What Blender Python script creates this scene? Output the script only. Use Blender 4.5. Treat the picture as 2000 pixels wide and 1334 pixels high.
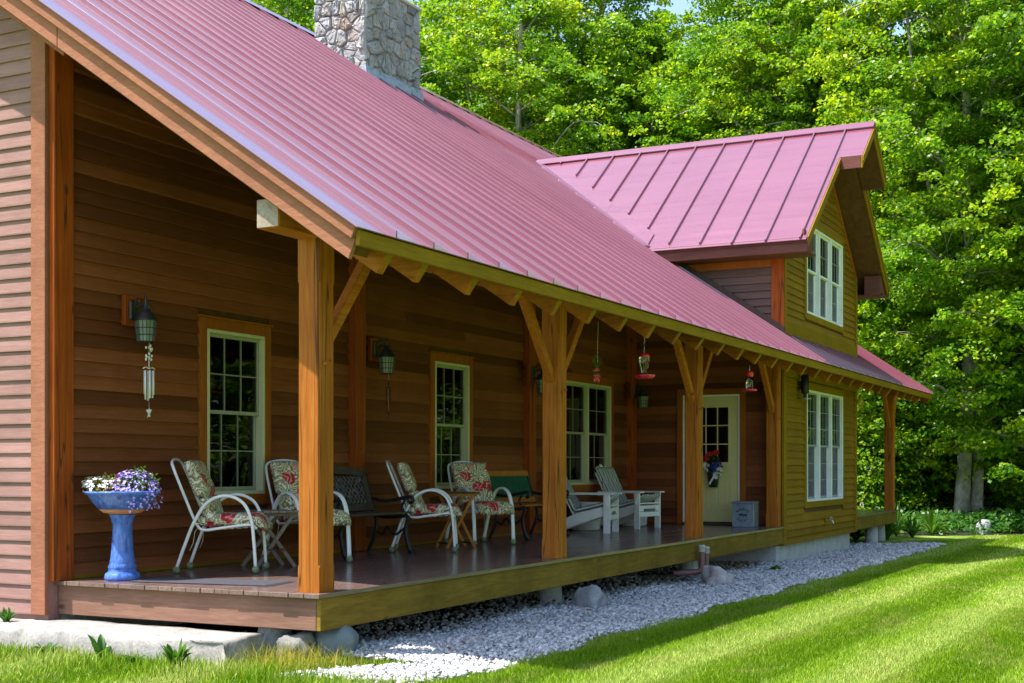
import bpy, math, random
import numpy as np
from mathutils import Vector, Matrix, noise as mnoise
random.seed(7); RNG = np.random.default_rng(7)
R = math.radians
scene = bpy.context.scene
for o in list(bpy.data.objects): bpy.data.objects.remove(o)

# ------------------------------------------------------------------ camera, sky, sun, exposure
CAM = Vector((-8.239, -5.777, 0.937)); YAW = R(26.809)
cam_d = bpy.data.cameras.new('camera'); cam = bpy.data.objects.new('camera', cam_d)
scene.collection.objects.link(cam); scene.camera = cam
cam.location = CAM; cam.rotation_euler = (R(90), 0, YAW - R(90))
cam_d.sensor_width = 36; cam_d.lens = 2601.6/2000*36; cam_d.shift_y = 0.1234
cam_d.clip_start = 0.1; cam_d.clip_end = 1500
SUN = Vector((-0.36, 0.385, 1.0)).normalized()
w = bpy.data.worlds.new('World'); scene.world = w; w.use_nodes = True
nt = w.node_tree; bg = nt.nodes['Background']
sky = nt.nodes.new('ShaderNodeTexSky'); sky.sky_type = 'NISHITA'; sky.sun_disc = False
sky.sun_elevation = math.asin(SUN.z); sky.sun_rotation = math.atan2(SUN.x, SUN.y)
sky.air_density = 1.0; sky.dust_density = 1.5; sky.ozone_density = 1.0
nt.links.new(sky.outputs[0], bg.inputs[0]); bg.inputs[1].default_value = 0.15
sd = bpy.data.lights.new('sun', 'SUN'); so = bpy.data.objects.new('sun', sd); scene.collection.objects.link(so)
sd.energy = 4.6; sd.angle = R(0.53); sd.color = (1, 0.95, 0.87)
so.rotation_euler = (-SUN).to_track_quat('-Z', 'Y').to_euler(); so.location = (-20, 18, 50)
scene.view_settings.view_transform = 'Standard'; scene.view_settings.look = 'None'
scene.view_settings.exposure = 1.25; scene.view_settings.gamma = 1
scene.view_settings.use_curve_mapping = False
scene.cycles.max_bounces = 8; scene.cycles.transparent_max_bounces = 12

# ------------------------------------------------------------------ materials
MATS = {}
def newmat(name):
    m = bpy.data.materials.new(name); m.use_nodes = True
    n = m.node_tree.nodes; l = m.node_tree.links
    b = n['Principled BSDF']; MATS[name] = m
    return m, n, l, b
def ramp(n, l, fac, stops):
    r = n.new('ShaderNodeValToRGB'); e = r.color_ramp.elements
    while len(e) < len(stops): e.new(0.5)
    for i, (p, c) in enumerate(stops):
        e[i].position = p; e[i].color = (*c, 1)
    if fac is not None: l.new(fac, r.inputs[0])
    return r.outputs[0]
def posmap(n, l, sc, obj=False):
    if obj:
        g = n.new('ShaderNodeTexCoord'); src = g.outputs['Object']
    else:
        g = n.new('ShaderNodeNewGeometry'); src = g.outputs['Position']
    mp = n.new('ShaderNodeMapping'); mp.inputs['Scale'].default_value = sc
    l.new(src, mp.inputs[0]); return mp.outputs[0]
def noisen(n, l, vec, scale=1, detail=4, rough=0.6, dist=0):
    t = n.new('ShaderNodeTexNoise'); t.inputs['Scale'].default_value = scale
    t.inputs['Detail'].default_value = detail; t.inputs['Roughness'].default_value = rough
    t.inputs['Distortion'].default_value = dist
    l.new(vec, t.inputs['Vector']); return t.outputs[0]
def mixc(n, l, fac, a, b, mode='MIX'):
    m = n.new('ShaderNodeMix'); m.data_type = 'RGBA'; m.blend_type = mode
    if isinstance(fac, float): m.inputs[0].default_value = fac
    else: l.new(fac, m.inputs[0])
    for s, v in ((6, a), (7, b)):
        if isinstance(v, tuple): m.inputs[s].default_value = (*v, 1)
        else: l.new(v, m.inputs[s])
    return m.outputs[2]
def bumpn(n, l, b, h, strength=0.3, dist=0.01):
    bp = n.new('ShaderNodeBump'); bp.inputs['Strength'].default_value = strength
    bp.inputs['Distance'].default_value = dist
    l.new(h, bp.inputs['Height']); l.new(bp.outputs[0], b.inputs['Normal'])
def plain(name, c, rough=0.5, metal=0.0, var=0.15, scale=8, bump=0.15, coat=0):
    m, n, l, b = newmat(name)
    v = posmap(n, l, (1, 1, 1)); t = noisen(n, l, v, scale, 5)
    lo = tuple(x*(1-var) for x in c); hi = tuple(min(1, x*(1+var)) for x in c)
    l.new(ramp(n, l, t, [(0.3, lo), (0.7, hi)]), b.inputs['Base Color'])
    b.inputs['Roughness'].default_value = rough; b.inputs['Metallic'].default_value = metal
    b.inputs['Coat Weight'].default_value = coat
    if bump: bumpn(n, l, b, noisen(n, l, v, scale*6, 4), bump, 0.004)
    return m
def wood(name, tones, grain=(1, 1, 1), rough=0.55, rnd=0.3, bump=0.25, knots=True, spec=0.12, mottle=0.5, cracks=False):
    """stained timber: grain stretched along one axis, per-board tone, a few knots"""
    m, n, l, b = newmat(name)
    v = posmap(n, l, grain)
    oi = n.new('ShaderNodeObjectInfo')
    ad = n.new('ShaderNodeVectorMath'); ad.operation = 'ADD'
    sc = n.new('ShaderNodeVectorMath'); sc.operation = 'SCALE'
    cb = n.new('ShaderNodeCombineXYZ')
    for i in range(3): l.new(oi.outputs['Random'], cb.inputs[i])
    l.new(cb.outputs[0], sc.inputs[0]); sc.inputs['Scale'].default_value = 37
    l.new(v, ad.inputs[0]); l.new(sc.outputs[0], ad.inputs[1])
    g1 = noisen(n, l, ad.outputs[0], 1, 6, 0.62, 0.6)
    k = len(tones)
    c = ramp(n, l, g1, [(0.28+0.44*i/(k-1), t) for i, t in enumerate(tones)])
    big = noisen(n, l, posmap(n, l, (1, 1, 1)), 1.3, 3)
    c = mixc(n, l, mottle, c, ramp(n, l, big, [(0.3, (0.55, 0.53, 0.5)), (0.7, (1, 1, 1))]), 'MULTIPLY')
    fine = noisen(n, l, posmap(n, l, tuple(q*3.5 for q in grain)), 1, 3, 0.7)
    c = mixc(n, l, 0.45, c, ramp(n, l, fine, [(0.35, (0.7, 0.68, 0.66)), (0.65, (1.12, 1.12, 1.12))]), 'MULTIPLY')
    hs = n.new('ShaderNodeHueSaturation'); l.new(c, hs.inputs['Color'])
    mr = n.new('ShaderNodeMapRange'); mr.inputs[3].default_value = 1-rnd; mr.inputs[4].default_value = 1+rnd
    l.new(oi.outputs['Random'], mr.inputs[0]); l.new(mr.outputs[0], hs.inputs['Value'])
    c = hs.outputs[0]
    if knots:
        vo = n.new('ShaderNodeTexVoronoi'); vo.inputs['Scale'].default_value = 1.0
        l.new(posmap(n, l, tuple(3.2 if q > 3 else 1.7 for q in grain)), vo.inputs['Vector'])
        c = mixc(n, l, ramp(n, l, vo.outputs['Distance'], [(0.0, (0.8,)*3), (0.06, (0.65,)*3), (0.1, (0,)*3)]), c, (0.05, 0.022, 0.01))
    if cracks:
        ck = noisen(n, l, posmap(n, l, (11, 11, 0.3)), 1, 2, 0.4, 0.3)
        c = mixc(n, l, ramp(n, l, ck, [(0.49, (0,)*3), (0.5, (0.85,)*3), (0.507, (0.85,)*3), (0.517, (0,)*3)]), c, (0.06, 0.025, 0.01))
    l.new(c, b.inputs['Base Color'])
    b.inputs['Roughness'].default_value = rough; b.inputs['Specular IOR Level'].default_value = spec
    bumpn(n, l, b, g1, bump, 0.006)
    return m
GX, GY, GZ = (2, 34, 34), (34, 2, 34), (30, 30, 1.6)
# stained cedar: clapboards, posts, trims
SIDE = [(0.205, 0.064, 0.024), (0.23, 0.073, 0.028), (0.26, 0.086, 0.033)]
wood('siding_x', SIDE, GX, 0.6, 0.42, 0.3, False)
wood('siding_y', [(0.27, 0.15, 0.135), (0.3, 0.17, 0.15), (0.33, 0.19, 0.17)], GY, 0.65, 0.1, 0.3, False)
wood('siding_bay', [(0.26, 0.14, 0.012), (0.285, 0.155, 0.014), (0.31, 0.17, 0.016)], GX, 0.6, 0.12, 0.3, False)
TIM = [(0.34, 0.1, 0.012), (0.45, 0.145, 0.018), (0.55, 0.2, 0.035)]
wood('timber_z', TIM, GZ, 0.6, 0.12, 0.35, True, 0.12, 0.6, True)
wood('timber_x', TIM, GX, 0.55, 0.15, 0.3)
wood('timber_y', TIM, GY, 0.55, 0.15, 0.3)
wood('rafter_wood', [(0.2, 0.065, 0.008), (0.35, 0.12, 0.012), (0.45, 0.17, 0.02)], (24, 4, 20), 0.55, 0.2, 0.3)
wood('red_timber', [(0.27, 0.05, 0.008), (0.36, 0.075, 0.011), (0.43, 0.105, 0.016)], GZ, 0.55, 0.1, 0.3, True, 0.12, 0.6, True)
wood('trim_rough', [(0.31, 0.125, 0.075), (0.35, 0.145, 0.085), (0.39, 0.165, 0.1)], (30, 6, 30), 0.7, 0.06, 0.5, False)
wood('fascia_wood', [(0.22, 0.125, 0.006), (0.28, 0.16, 0.008), (0.32, 0.185, 0.01)], GX, 0.55, 0.06, 0.3, False)
wood('rim_wood', [(0.19, 0.12, 0.02), (0.26, 0.165, 0.024), (0.33, 0.21, 0.03)], (3, 30, 30), 0.6, 0.1, 0.35, True, 0.12, 0.95)
wood('rim_end', [(0.2, 0.105, 0.075), (0.25, 0.135, 0.095), (0.31, 0.175, 0.13)], GY, 0.7, 0.1, 0.35)
wood('casing_wood', [(0.3, 0.085, 0.012), (0.36, 0.105, 0.015), (0.41, 0.13, 0.02)], GZ, 0.6, 0.1, 0.3, False)
wood('soffit_wood', [(0.1, 0.045, 0.02), (0.14, 0.065, 0.03), (0.17, 0.08, 0.035)], (6, 6, 6), 0.6, 0.1, 0.2, False)
wood('deck_wood', [(0.13, 0.085, 0.08), (0.19, 0.125, 0.11), (0.26, 0.17, 0.145)], GX, 0.2, 0.14, 0.12, False, 0.5)
wood('end_grain', [(0.26, 0.2, 0.165), (0.38, 0.31, 0.26), (0.46, 0.385, 0.33)], (14, 14, 14), 0.8, 0.05, 0.5, False)
wood('maroon_wood', [(0.12, 0.045, 0.04), (0.16, 0.06, 0.05), (0.19, 0.075, 0.06)], GY, 0.55, 0.08, 0.2, False)
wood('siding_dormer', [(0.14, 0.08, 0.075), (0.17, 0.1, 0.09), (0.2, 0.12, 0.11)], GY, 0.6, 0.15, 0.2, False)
wood('orange_wood', [(0.36, 0.12, 0.02), (0.48, 0.18, 0.035), (0.55, 0.23, 0.05)], (16, 16, 16), 0.45, 0.1, 0.2, False)
wood('bench_wood', [(0.06, 0.048, 0.038), (0.09, 0.072, 0.056), (0.13, 0.105, 0.08)], (18, 18, 18), 0.6, 0.1, 0.3, False)
wood('grey_wood', [(0.2, 0.155, 0.12), (0.29, 0.23, 0.185), (0.36, 0.3, 0.24)], (18, 18, 18), 0.75, 0.15, 0.4, False)
plain('vinyl', (0.56, 0.55, 0.36), 0.4, 0, 0.05, 5, 0.05)
plain('white_paint', (0.8, 0.81, 0.82), 0.45, 0, 0.08, 6, 0.1)
plain('door_paint', (0.6, 0.53, 0.24), 0.45, 0, 0.05, 4, 0.05)
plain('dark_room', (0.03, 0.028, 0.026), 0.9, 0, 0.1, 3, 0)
plain('iron', (0.018, 0.018, 0.02), 0.45, 0.3, 0.3, 20, 0.2)
plain('bronze', (0.055, 0.057, 0.058), 0.45, 0.6, 0.35, 30, 0.25)
plain('lattice_iron', (0.13, 0.13, 0.15), 0.5, 0.3, 0.3, 25, 0.2)
plain('tube_white', (0.85, 0.86, 0.88), 0.3, 0, 0.05, 12, 0.03, 0.4)
plain('tennis_ball', (0.2, 0.25, 0.14), 0.95, 0, 0.4, 40, 0.7)
plain('tennis_green', (0.2, 0.36, 0.12), 0.95, 0, 0.3, 40, 0.7)
plain('green_slat', (0.012, 0.12, 0.075), 0.45, 0, 0.2, 10, 0.1)
plain('dark_top', (0.02, 0.03, 0.02), 0.4, 0, 0.2, 10, 0.05)
plain('brown_slat', (0.07, 0.03, 0.022), 0.6, 0, 0.2, 12, 0.15)
plain('cord', (0.55, 0.48, 0.36), 0.9, 0, 0.1, 20, 0.2)
plain('terracotta', (0.5, 0.2, 0.1), 0.85, 0, 0.12, 12, 0.2)
plain('soil', (0.035, 0.022, 0.014), 1, 0, 0.4, 30, 1)
plain('steel', (0.6, 0.6, 0.6), 0.3, 0.9, 0.1, 20, 0.05)
plain('galvanised', (0.22, 0.28, 0.36), 0.42, 0.55, 0.22, 9, 0.1)
plain('print_dark', (0.02, 0.05, 0.07), 0.7, 0, 0.1, 9, 0)
plain('red_plastic', (0.62, 0.012, 0.03), 0.25, 0, 0.05, 9, 0.0, 0.5)
plain('pipe_brown', (0.2, 0.1, 0.09), 0.5, 0, 0.15, 12, 0.1)
plain('pipe_cap', (0.5, 0.5, 0.48), 0.5, 0, 0.15, 20, 0.15)
plain('muntin_pale', (0.22, 0.24, 0.19), 0.5, 0, 0.05, 5, 0)
plain('sash_dim', (0.33, 0.35, 0.26), 0.5, 0, 0.05, 5, 0)
plain('screen_grey', (0.26, 0.31, 0.33), 0.6, 0, 0.05, 5, 0)
plain('muntin_grey', (0.2, 0.25, 0.28), 0.5, 0, 0.05, 5, 0)
plain('rug_grey', (0.045, 0.045, 0.06), 1, 0, 0.35, 70, 0.8)
plain('brass', (0.6, 0.42, 0.08), 0.4, 0.6, 0.1, 20, 0.1)
plain('yellow_plastic', (0.6, 0.5, 0.03), 0.5, 0, 0.05, 10, 0)
plain('flash_metal', (0.4, 0.43, 0.47), 0.45, 0.6, 0.25, 14, 0.15)
plain('pink_glow_petal', (0.75, 0.12, 0.14), 0.7, 0, 0.3, 40, 0)
plain('petal_red', (0.55, 0.01, 0.015), 0.7, 0, 0.3, 40, 0)
plain('petal_white', (0.8, 0.8, 0.82), 0.7, 0, 0.1, 40, 0)
plain('petal_blue', (0.03, 0.04, 0.3), 0.7, 0, 0.3, 40, 0)
plain('petal_lilac', (0.42, 0.34, 0.78), 0.7, 0, 0.25, 60, 0)
plain('petal_magenta', (0.35, 0.02, 0.32), 0.7, 0, 0.25, 60, 0)
plain('mortar', (0.42, 0.41, 0.4), 0.95, 0, 0.2, 14, 0.6)
plain('plastic_rock', (0.16, 0.2, 0.22), 0.55, 0, 0.12, 5, 0.15)

def roofmat():
    m, n, l, b = newmat('roof_metal')
    t = noisen(n, l, posmap(n, l, (0.5, 0.5, 0.5)), 1.1, 5)
    c = ramp(n, l, t, [(0.3, (0.185, 0.044, 0.07)), (0.7, (0.215, 0.056, 0.088))])
    oi = n.new('ShaderNodeObjectInfo'); hs = n.new('ShaderNodeHueSaturation')
    mr = n.new('ShaderNodeMapRange'); mr.inputs[3].default_value = 0.94; mr.inputs[4].default_value = 1.06
    l.new(oi.outputs['Random'], mr.inputs[0]); l.new(mr.outputs[0], hs.inputs['Value']); l.new(c, hs.inputs['Color'])
    l.new(hs.outputs[0], b.inputs['Base Color'])
    b.inputs['Roughness'].default_value = 0.3; b.inputs['Specular IOR Level'].default_value = 0.6
    b.inputs['Coat Weight'].default_value = 1.0; b.inputs['Coat Roughness'].default_value = 0.14; b.inputs['Coat IOR'].default_value = 2.0
    bumpn(n, l, b, noisen(n, l, posmap(n, l, (2.2, 0.6, 0.6)), 1.6, 2), 0.1, 0.02)
    rg = ramp(n, l, noisen(n, l, posmap(n, l, (9, 0.5, 0.5)), 1, 4), [(0.3, (0.22,)*3), (0.7, (0.42,)*3)]); l.new(rg, b.inputs['Roughness'])
roofmat()
def glassmat():
    m, n, l, b = newmat('window_glass')
    n.remove(b); out = n['Material Output']
    gl = n.new('ShaderNodeBsdfGlossy'); gl.inputs['Roughness'].default_value = 0.015
    tr = n.new('ShaderNodeBsdfTransparent'); tr.inputs[0].default_value = (0.62, 0.68, 0.66, 1)
    fr = n.new('ShaderNodeFresnel'); fr.inputs[0].default_value = 1.42
    bp = n.new('ShaderNodeBump'); bp.inputs['Strength'].default_value = 0.04; bp.inputs['Distance'].default_value = 0.03
    l.new(noisen(n, l, posmap(n, l, (1, 1, 1)), 2.5, 1), bp.inputs['Height']); l.new(bp.outputs[0], gl.inputs['Normal'])
    mx = n.new('ShaderNodeMixShader'); l.new(fr.outputs[0], mx.inputs[0]); l.new(tr.outputs[0], mx.inputs[1]); l.new(gl.outputs[0], mx.inputs[2])
    l.new(mx.outputs[0], out.inputs[0])
    m2, n, l, b = newmat('clear_glass')
    b.inputs['Transmission Weight'].default_value = 1; b.inputs['Roughness'].default_value = 0.03
    t = noisen(n, l, posmap(n, l, (1, 1, 1)), 20, 2)
    l.new(ramp(n, l, t, [(0.3, (0.8, 0.88, 0.85)), (0.7, (0.92, 0.97, 0.95))]), b.inputs['Base Color'])
    m3, n, l, b = newmat('lantern_glass')
    b.inputs['Transmission Weight'].default_value = 0.5; b.inputs['Roughness'].default_value = 0.3
    t = noisen(n, l, posmap(n, l, (1, 1, 1)), 14, 2)
    l.new(ramp(n, l, t, [(0.35, (0.22, 0.3, 0.26)), (0.65, (0.36, 0.44, 0.38))]), b.inputs['Base Color'])
glassmat()
def leafmat(name, cols, trans=0.45, gloss=0.4):
    m, n, l, b = newmat(name)
    g = n.new('ShaderNodeNewGeometry')
    rp = ramp(n, l, g.outputs['Random Per Island'], [(i/(len(cols)-1), c) for i, c in enumerate(cols)])
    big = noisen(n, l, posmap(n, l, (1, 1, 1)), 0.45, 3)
    c = mixc(n, l, 1.0, rp, ramp(n, l, big, [(0.32, (0.42, 0.66, 0.5)), (0.5, (0.95, 1.0, 0.8)), (0.68, (1.75, 1.32, 0.8))]), 'MULTIPLY')  # clump hue variation, widened to paint sunlit and dark patches into the foliage
    l.new(c, b.inputs['Base Color']); b.inputs['Roughness'].default_value = gloss
    b.inputs['Specular IOR Level'].default_value = 0.35
    t = n.new('ShaderNodeBsdfTranslucent')
    hs = n.new('ShaderNodeHueSaturation'); hs.inputs['Value'].default_value = 1.5; hs.inputs['Hue'].default_value = 0.485
    l.new(c, hs.inputs['Color']); l.new(hs.outputs[0], t.inputs[0])
    mx = n.new('ShaderNodeMixShader'); mx.inputs[0].default_value = trans
    l.new(b.outputs[0], mx.inputs[1]); l.new(t.outputs[0], mx.inputs[2]); l.new(mx.outputs[0], n['Material Output'].inputs[0])
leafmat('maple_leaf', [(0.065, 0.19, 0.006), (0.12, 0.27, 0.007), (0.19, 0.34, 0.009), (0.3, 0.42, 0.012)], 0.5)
leafmat('dark_leaf', [(0.012, 0.05, 0.01), (0.025, 0.08, 0.012), (0.04, 0.11, 0.015)], 0.3)
leafmat('dead_leaf', [(0.1, 0.04, 0.015), (0.2, 0.09, 0.03), (0.28, 0.16, 0.07)], 0.1, 0.8)
leafmat('plant_leaf', [(0.03, 0.11, 0.015), (0.05, 0.16, 0.02), (0.09, 0.2, 0.03)], 0.35)
leafmat('yellow_grass', [(0.1, 0.2, 0.02), (0.22, 0.26, 0.04), (0.3, 0.28, 0.06), (0.12, 0.2, 0.02)], 0.35, 0.7)
def grassmat(name, blade):
    m, n, l, b = newmat(name)
    v = posmap(n, l, (1, 1, 0))
    wv = n.new('ShaderNodeTexNoise'); wv.inputs['Scale'].default_value = 0.35; l.new(v, wv.inputs['Vector'])
    sep = n.new('ShaderNodeSeparateXYZ'); l.new(v, sep.inputs[0])
    # mowing stripes run nearly along the house; blade-lean shading painted as colour, a dark stripe set on the eave shadow
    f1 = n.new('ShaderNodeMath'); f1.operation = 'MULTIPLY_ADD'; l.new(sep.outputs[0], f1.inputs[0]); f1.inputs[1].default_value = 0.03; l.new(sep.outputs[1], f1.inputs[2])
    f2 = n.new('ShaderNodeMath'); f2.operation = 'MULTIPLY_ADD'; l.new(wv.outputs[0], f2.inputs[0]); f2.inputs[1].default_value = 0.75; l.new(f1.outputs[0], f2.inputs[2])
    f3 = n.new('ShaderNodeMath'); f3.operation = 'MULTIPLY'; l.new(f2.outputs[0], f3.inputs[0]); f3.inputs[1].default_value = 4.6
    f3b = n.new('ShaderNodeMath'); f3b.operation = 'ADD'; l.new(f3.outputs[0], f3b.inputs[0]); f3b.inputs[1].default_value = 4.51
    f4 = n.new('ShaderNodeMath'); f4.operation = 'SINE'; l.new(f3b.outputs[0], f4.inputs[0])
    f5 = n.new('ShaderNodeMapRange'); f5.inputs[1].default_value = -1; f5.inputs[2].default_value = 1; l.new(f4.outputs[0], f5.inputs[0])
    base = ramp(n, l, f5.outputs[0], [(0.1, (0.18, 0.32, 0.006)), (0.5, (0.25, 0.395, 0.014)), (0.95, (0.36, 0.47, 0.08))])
    dry = noisen(n, l, posmap(n, l, (0.45, 1.3, 0)), 1.5, 6, 0.72)
    c = mixc(n, l, ramp(n, l, dry, [(0.5, (0,)*3), (0.72, (0.65,)*3)]), base, (0.44, 0.42, 0.12))
    if blade:
        g = n.new('ShaderNodeNewGeometry')
        c = mixc(n, l, 1.0, c, ramp(n, l, g.outputs['Random Per Island'], [(0, (0.32, 0.45, 0.25)), (0.35, (0.8, 0.9, 0.7)), (0.75, (1.1, 1.05, 1.0)), (1, (1.65, 1.35, 2.2))]), 'MULTIPLY')
        l.new(c, b.inputs['Base Color']); b.inputs['Roughness'].default_value = 0.5; b.inputs['Specular IOR Level'].default_value = 0.3
        t = n.new('ShaderNodeBsdfTranslucent'); l.new(c, t.inputs[0])
        mx = n.new('ShaderNodeMixShader'); mx.inputs[0].default_value = 0.35
        l.new(b.outputs[0], mx.inputs[1]); l.new(t.outputs[0], mx.inputs[2]); l.new(mx.outputs[0], n['Material Output'].inputs[0])
    else:
        fine = noisen(n, l, v, 60, 4, 0.7)
        c = mixc(n, l, 1.0, c, ramp(n, l, fine, [(0.3, (0.35, 0.45, 0.3)), (0.7, (0.95, 0.95, 0.9))]), 'MULTIPLY')
        # beyond the mown lawn lies forest floor
        far = n.new('ShaderNodeMath'); far.operation = 'MULTIPLY_ADD'; l.new(sep.outputs[1], far.inputs[0]); far.inputs[1].default_value = 0.72; l.new(sep.outputs[0], far.inputs[2])
        wob = n.new('ShaderNodeMath'); wob.operation = 'MULTIPLY_ADD'; l.new(dry, wob.inputs[0]); wob.inputs[1].default_value = 2.0; l.new(far.outputs[0], wob.inputs[2])
        mk = n.new('ShaderNodeMapRange'); mk.inputs[1].default_value = 25.6; mk.inputs[2].default_value = 26.2; l.new(wob.outputs[0], mk.inputs[0])
        c = mixc(n, l, mk.outputs[0], c, ramp(n, l, fine, [(0.3, (0.012, 0.02, 0.006)), (0.7, (0.04, 0.045, 0.015))]))
        l.new(c, b.inputs['Base Color']); b.inputs['Roughness'].default_value = 0.9
        bumpn(n, l, b, fine, 0.8, 0.03)
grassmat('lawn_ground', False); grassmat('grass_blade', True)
def stonemat(name, tones, scale=5, rnd=0.25, rough=0.85, obj_tones=None):
    m, n, l, b = newmat(name)
    v = posmap(n, l, (1, 1, 1)); t = noisen(n, l, v, scale, 7, 0.65, 0.4)
    c = ramp(n, l, t, [(0.28+0.44*i/(len(tones)-1), q) for i, q in enumerate(tones)])
    oi = n.new('ShaderNodeObjectInfo')
    if obj_tones:
        c = mixc(n, l, 0.75, c, ramp(n, l, oi.outputs['Random'], obj_tones), 'MULTIPLY')
    sp = noisen(n, l, v, scale*9, 4, 0.7)
    c = mixc(n, l, 0.4, c, ramp(n, l, sp, [(0.4, (0.55,)*3), (0.6, (1.1,)*3)]), 'MULTIPLY')
    l.new(c, b.inputs['Base Color']); b.inputs['Roughness'].default_value = rough
    bumpn(n, l, b, t, 0.6, 0.03)
stonemat('field_stone', [(0.24, 0.24, 0.245), (0.38, 0.38, 0.385), (0.52, 0.52, 0.53)], 9, 0.3, 0.85,
         [(0, (0.45, 0.45, 0.5)), (0.12, (0.9, 0.9, 0.95)), (0.4, (1.1, 1.05, 1.0)), (0.6, (0.75, 0.74, 0.76)), (0.8, (1.0, 0.85, 0.7)), (0.93, (0.7, 0.68, 0.68)), (1, (1.0, 0.6, 0.35))])
stonemat('boulder', [(0.16, 0.16, 0.17), (0.32, 0.33, 0.35), (0.5, 0.5, 0.52)], 6)
stonemat('pale_rock', [(0.3, 0.28, 0.28), (0.5, 0.46, 0.45), (0.65, 0.62, 0.6)], 6)
stonemat('granite_slab', [(0.17, 0.16, 0.15), (0.32, 0.3, 0.28), (0.42, 0.4, 0.37)], 5)
stonemat('dark_stone', [(0.08, 0.08, 0.07), (0.17, 0.165, 0.15), (0.27, 0.26, 0.23)], 6)
stonemat('concrete', [(0.42, 0.42, 0.42), (0.55, 0.55, 0.55), (0.64, 0.64, 0.63)], 4)
stonemat('bark', [(0.13, 0.12, 0.105), (0.32, 0.3, 0.27), (0.56, 0.54, 0.5)], 3)
def gravelmat():
    m, n, l, b = newmat('gravel_stone')
    g = n.new('ShaderNodeNewGeometry')
    c = ramp(n, l, g.outputs['Random Per Island'], [(0, (0.22, 0.22, 0.24)), (0.25, (0.42, 0.42, 0.44)), (0.7, (0.6, 0.6, 0.6)), (1, (0.75, 0.74, 0.72))])
    t = noisen(n, l, posmap(n, l, (1, 1, 1)), 60, 3)
    c = mixc(n, l, 0.4, c, ramp(n, l, t, [(0.3, (0.6,)*3), (0.7, (1.1,)*3)]), 'MULTIPLY')
    l.new(c, b.inputs['Base Color']); b.inputs['Roughness'].default_value = 0.85
gravelmat()
def floral():
    m, n, l, b = newmat('floral_fabric')
    v = posmap(n, l, (1, 1, 1), True)
    wob = noisen(n, l, v, 6, 2); 
    ad = n.new('ShaderNodeVectorMath'); ad.operation = 'MULTIPLY_ADD'
    cb = n.new('ShaderNodeCombineXYZ')
    for i in range(3): l.new(wob, cb.inputs[i])
    l.new(cb.outputs[0], ad.inputs[0]); ad.inputs[1].default_value = (0.12, -0.1, 0.1); l.new(v, ad.inputs[2])
    wv = n.new('ShaderNodeTexWave'); wv.inputs['Scale'].default_value = 3.2; wv.inputs['Distortion'].default_value = 16
    wv.inputs['Detail'].default_value = 3; wv.inputs['Detail Scale'].default_value = 2.2; l.new(ad.outputs[0], wv.inputs['Vector'])
    c = ramp(n, l, wv.outputs[0], [(0.0, (0.2, 0.18, 0.08)), (0.24, (0.32, 0.28, 0.15)), (0.3, (0.7, 0.67, 0.5)), (0.7, (0.82, 0.79, 0.66)), (0.8, (0.5, 0.43, 0.26)), (1, (0.3, 0.26, 0.13))])
    vo = n.new('ShaderNodeTexVoronoi'); vo.inputs['Scale'].default_value = 4.6; vo.inputs['Randomness'].default_value = 0.8; l.new(ad.outputs[0], vo.inputs['Vector'])
    mk = ramp(n, l, vo.outputs['Distance'], [(0.33, (1,)*3), (0.37, (0,)*3)])
    red = ramp(n, l, wv.outputs[0], [(0.2, (0.4, 0.02, 0.03)), (0.7, (0.6, 0.06, 0.07)), (0.95, (0.7, 0.3, 0.26))])
    c = mixc(n, l, mk, c, red)
    l.new(c, b.inputs['Base Color']); b.inputs['Roughness'].default_value = 0.9
    bumpn(n, l, b, noisen(n, l, v, 22, 3), 0.35, 0.01)
    m, n, l, b = newmat('stripe_fabric')
    v = posmap(n, l, (1, 1, 1), True); wv = n.new('ShaderNodeTexWave'); wv.inputs['Scale'].default_value = 4.5
    wv.bands_direction = 'X'; wv.inputs['Distortion'].default_value = 0.3; l.new(v, wv.inputs['Vector'])
    c = ramp(n, l, wv.outputs[0], [(0.15, (0.1, 0.12, 0.14)), (0.3, (0.55, 0.56, 0.55)), (0.7, (0.62, 0.62, 0.6)), (0.85, (0.3, 0.33, 0.36))])
    l.new(c, b.inputs['Base Color']); b.inputs['Roughness'].default_value = 0.9
    m, n, l, b = newmat('blue_glaze')
    v = posmap(n, l, (1, 1, 0.35)); t = noisen(n, l, v, 26, 6, 0.7)
    c = ramp(n, l, t, [(0.3, (0.02, 0.05, 0.22)), (0.45, (0.05, 0.13, 0.5)), (0.72, (0.14, 0.26, 0.68))])
    l.new(c, b.inputs['Base Color']); b.inputs['Roughness'].default_value = 0.22
    bumpn(n, l, b, t, 0.15, 0.01)
    m, n, l, b = newmat('blind_fabric')
    v = posmap(n, l, (1, 1, 1)); t = noisen(n, l, v, 30, 2)
    l.new(ramp(n, l, t, [(0.3, (0.15, 0.19, 0.24)), (0.7, (0.22, 0.27, 0.33))]), b.inputs['Base Color'])
floral()

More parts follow.
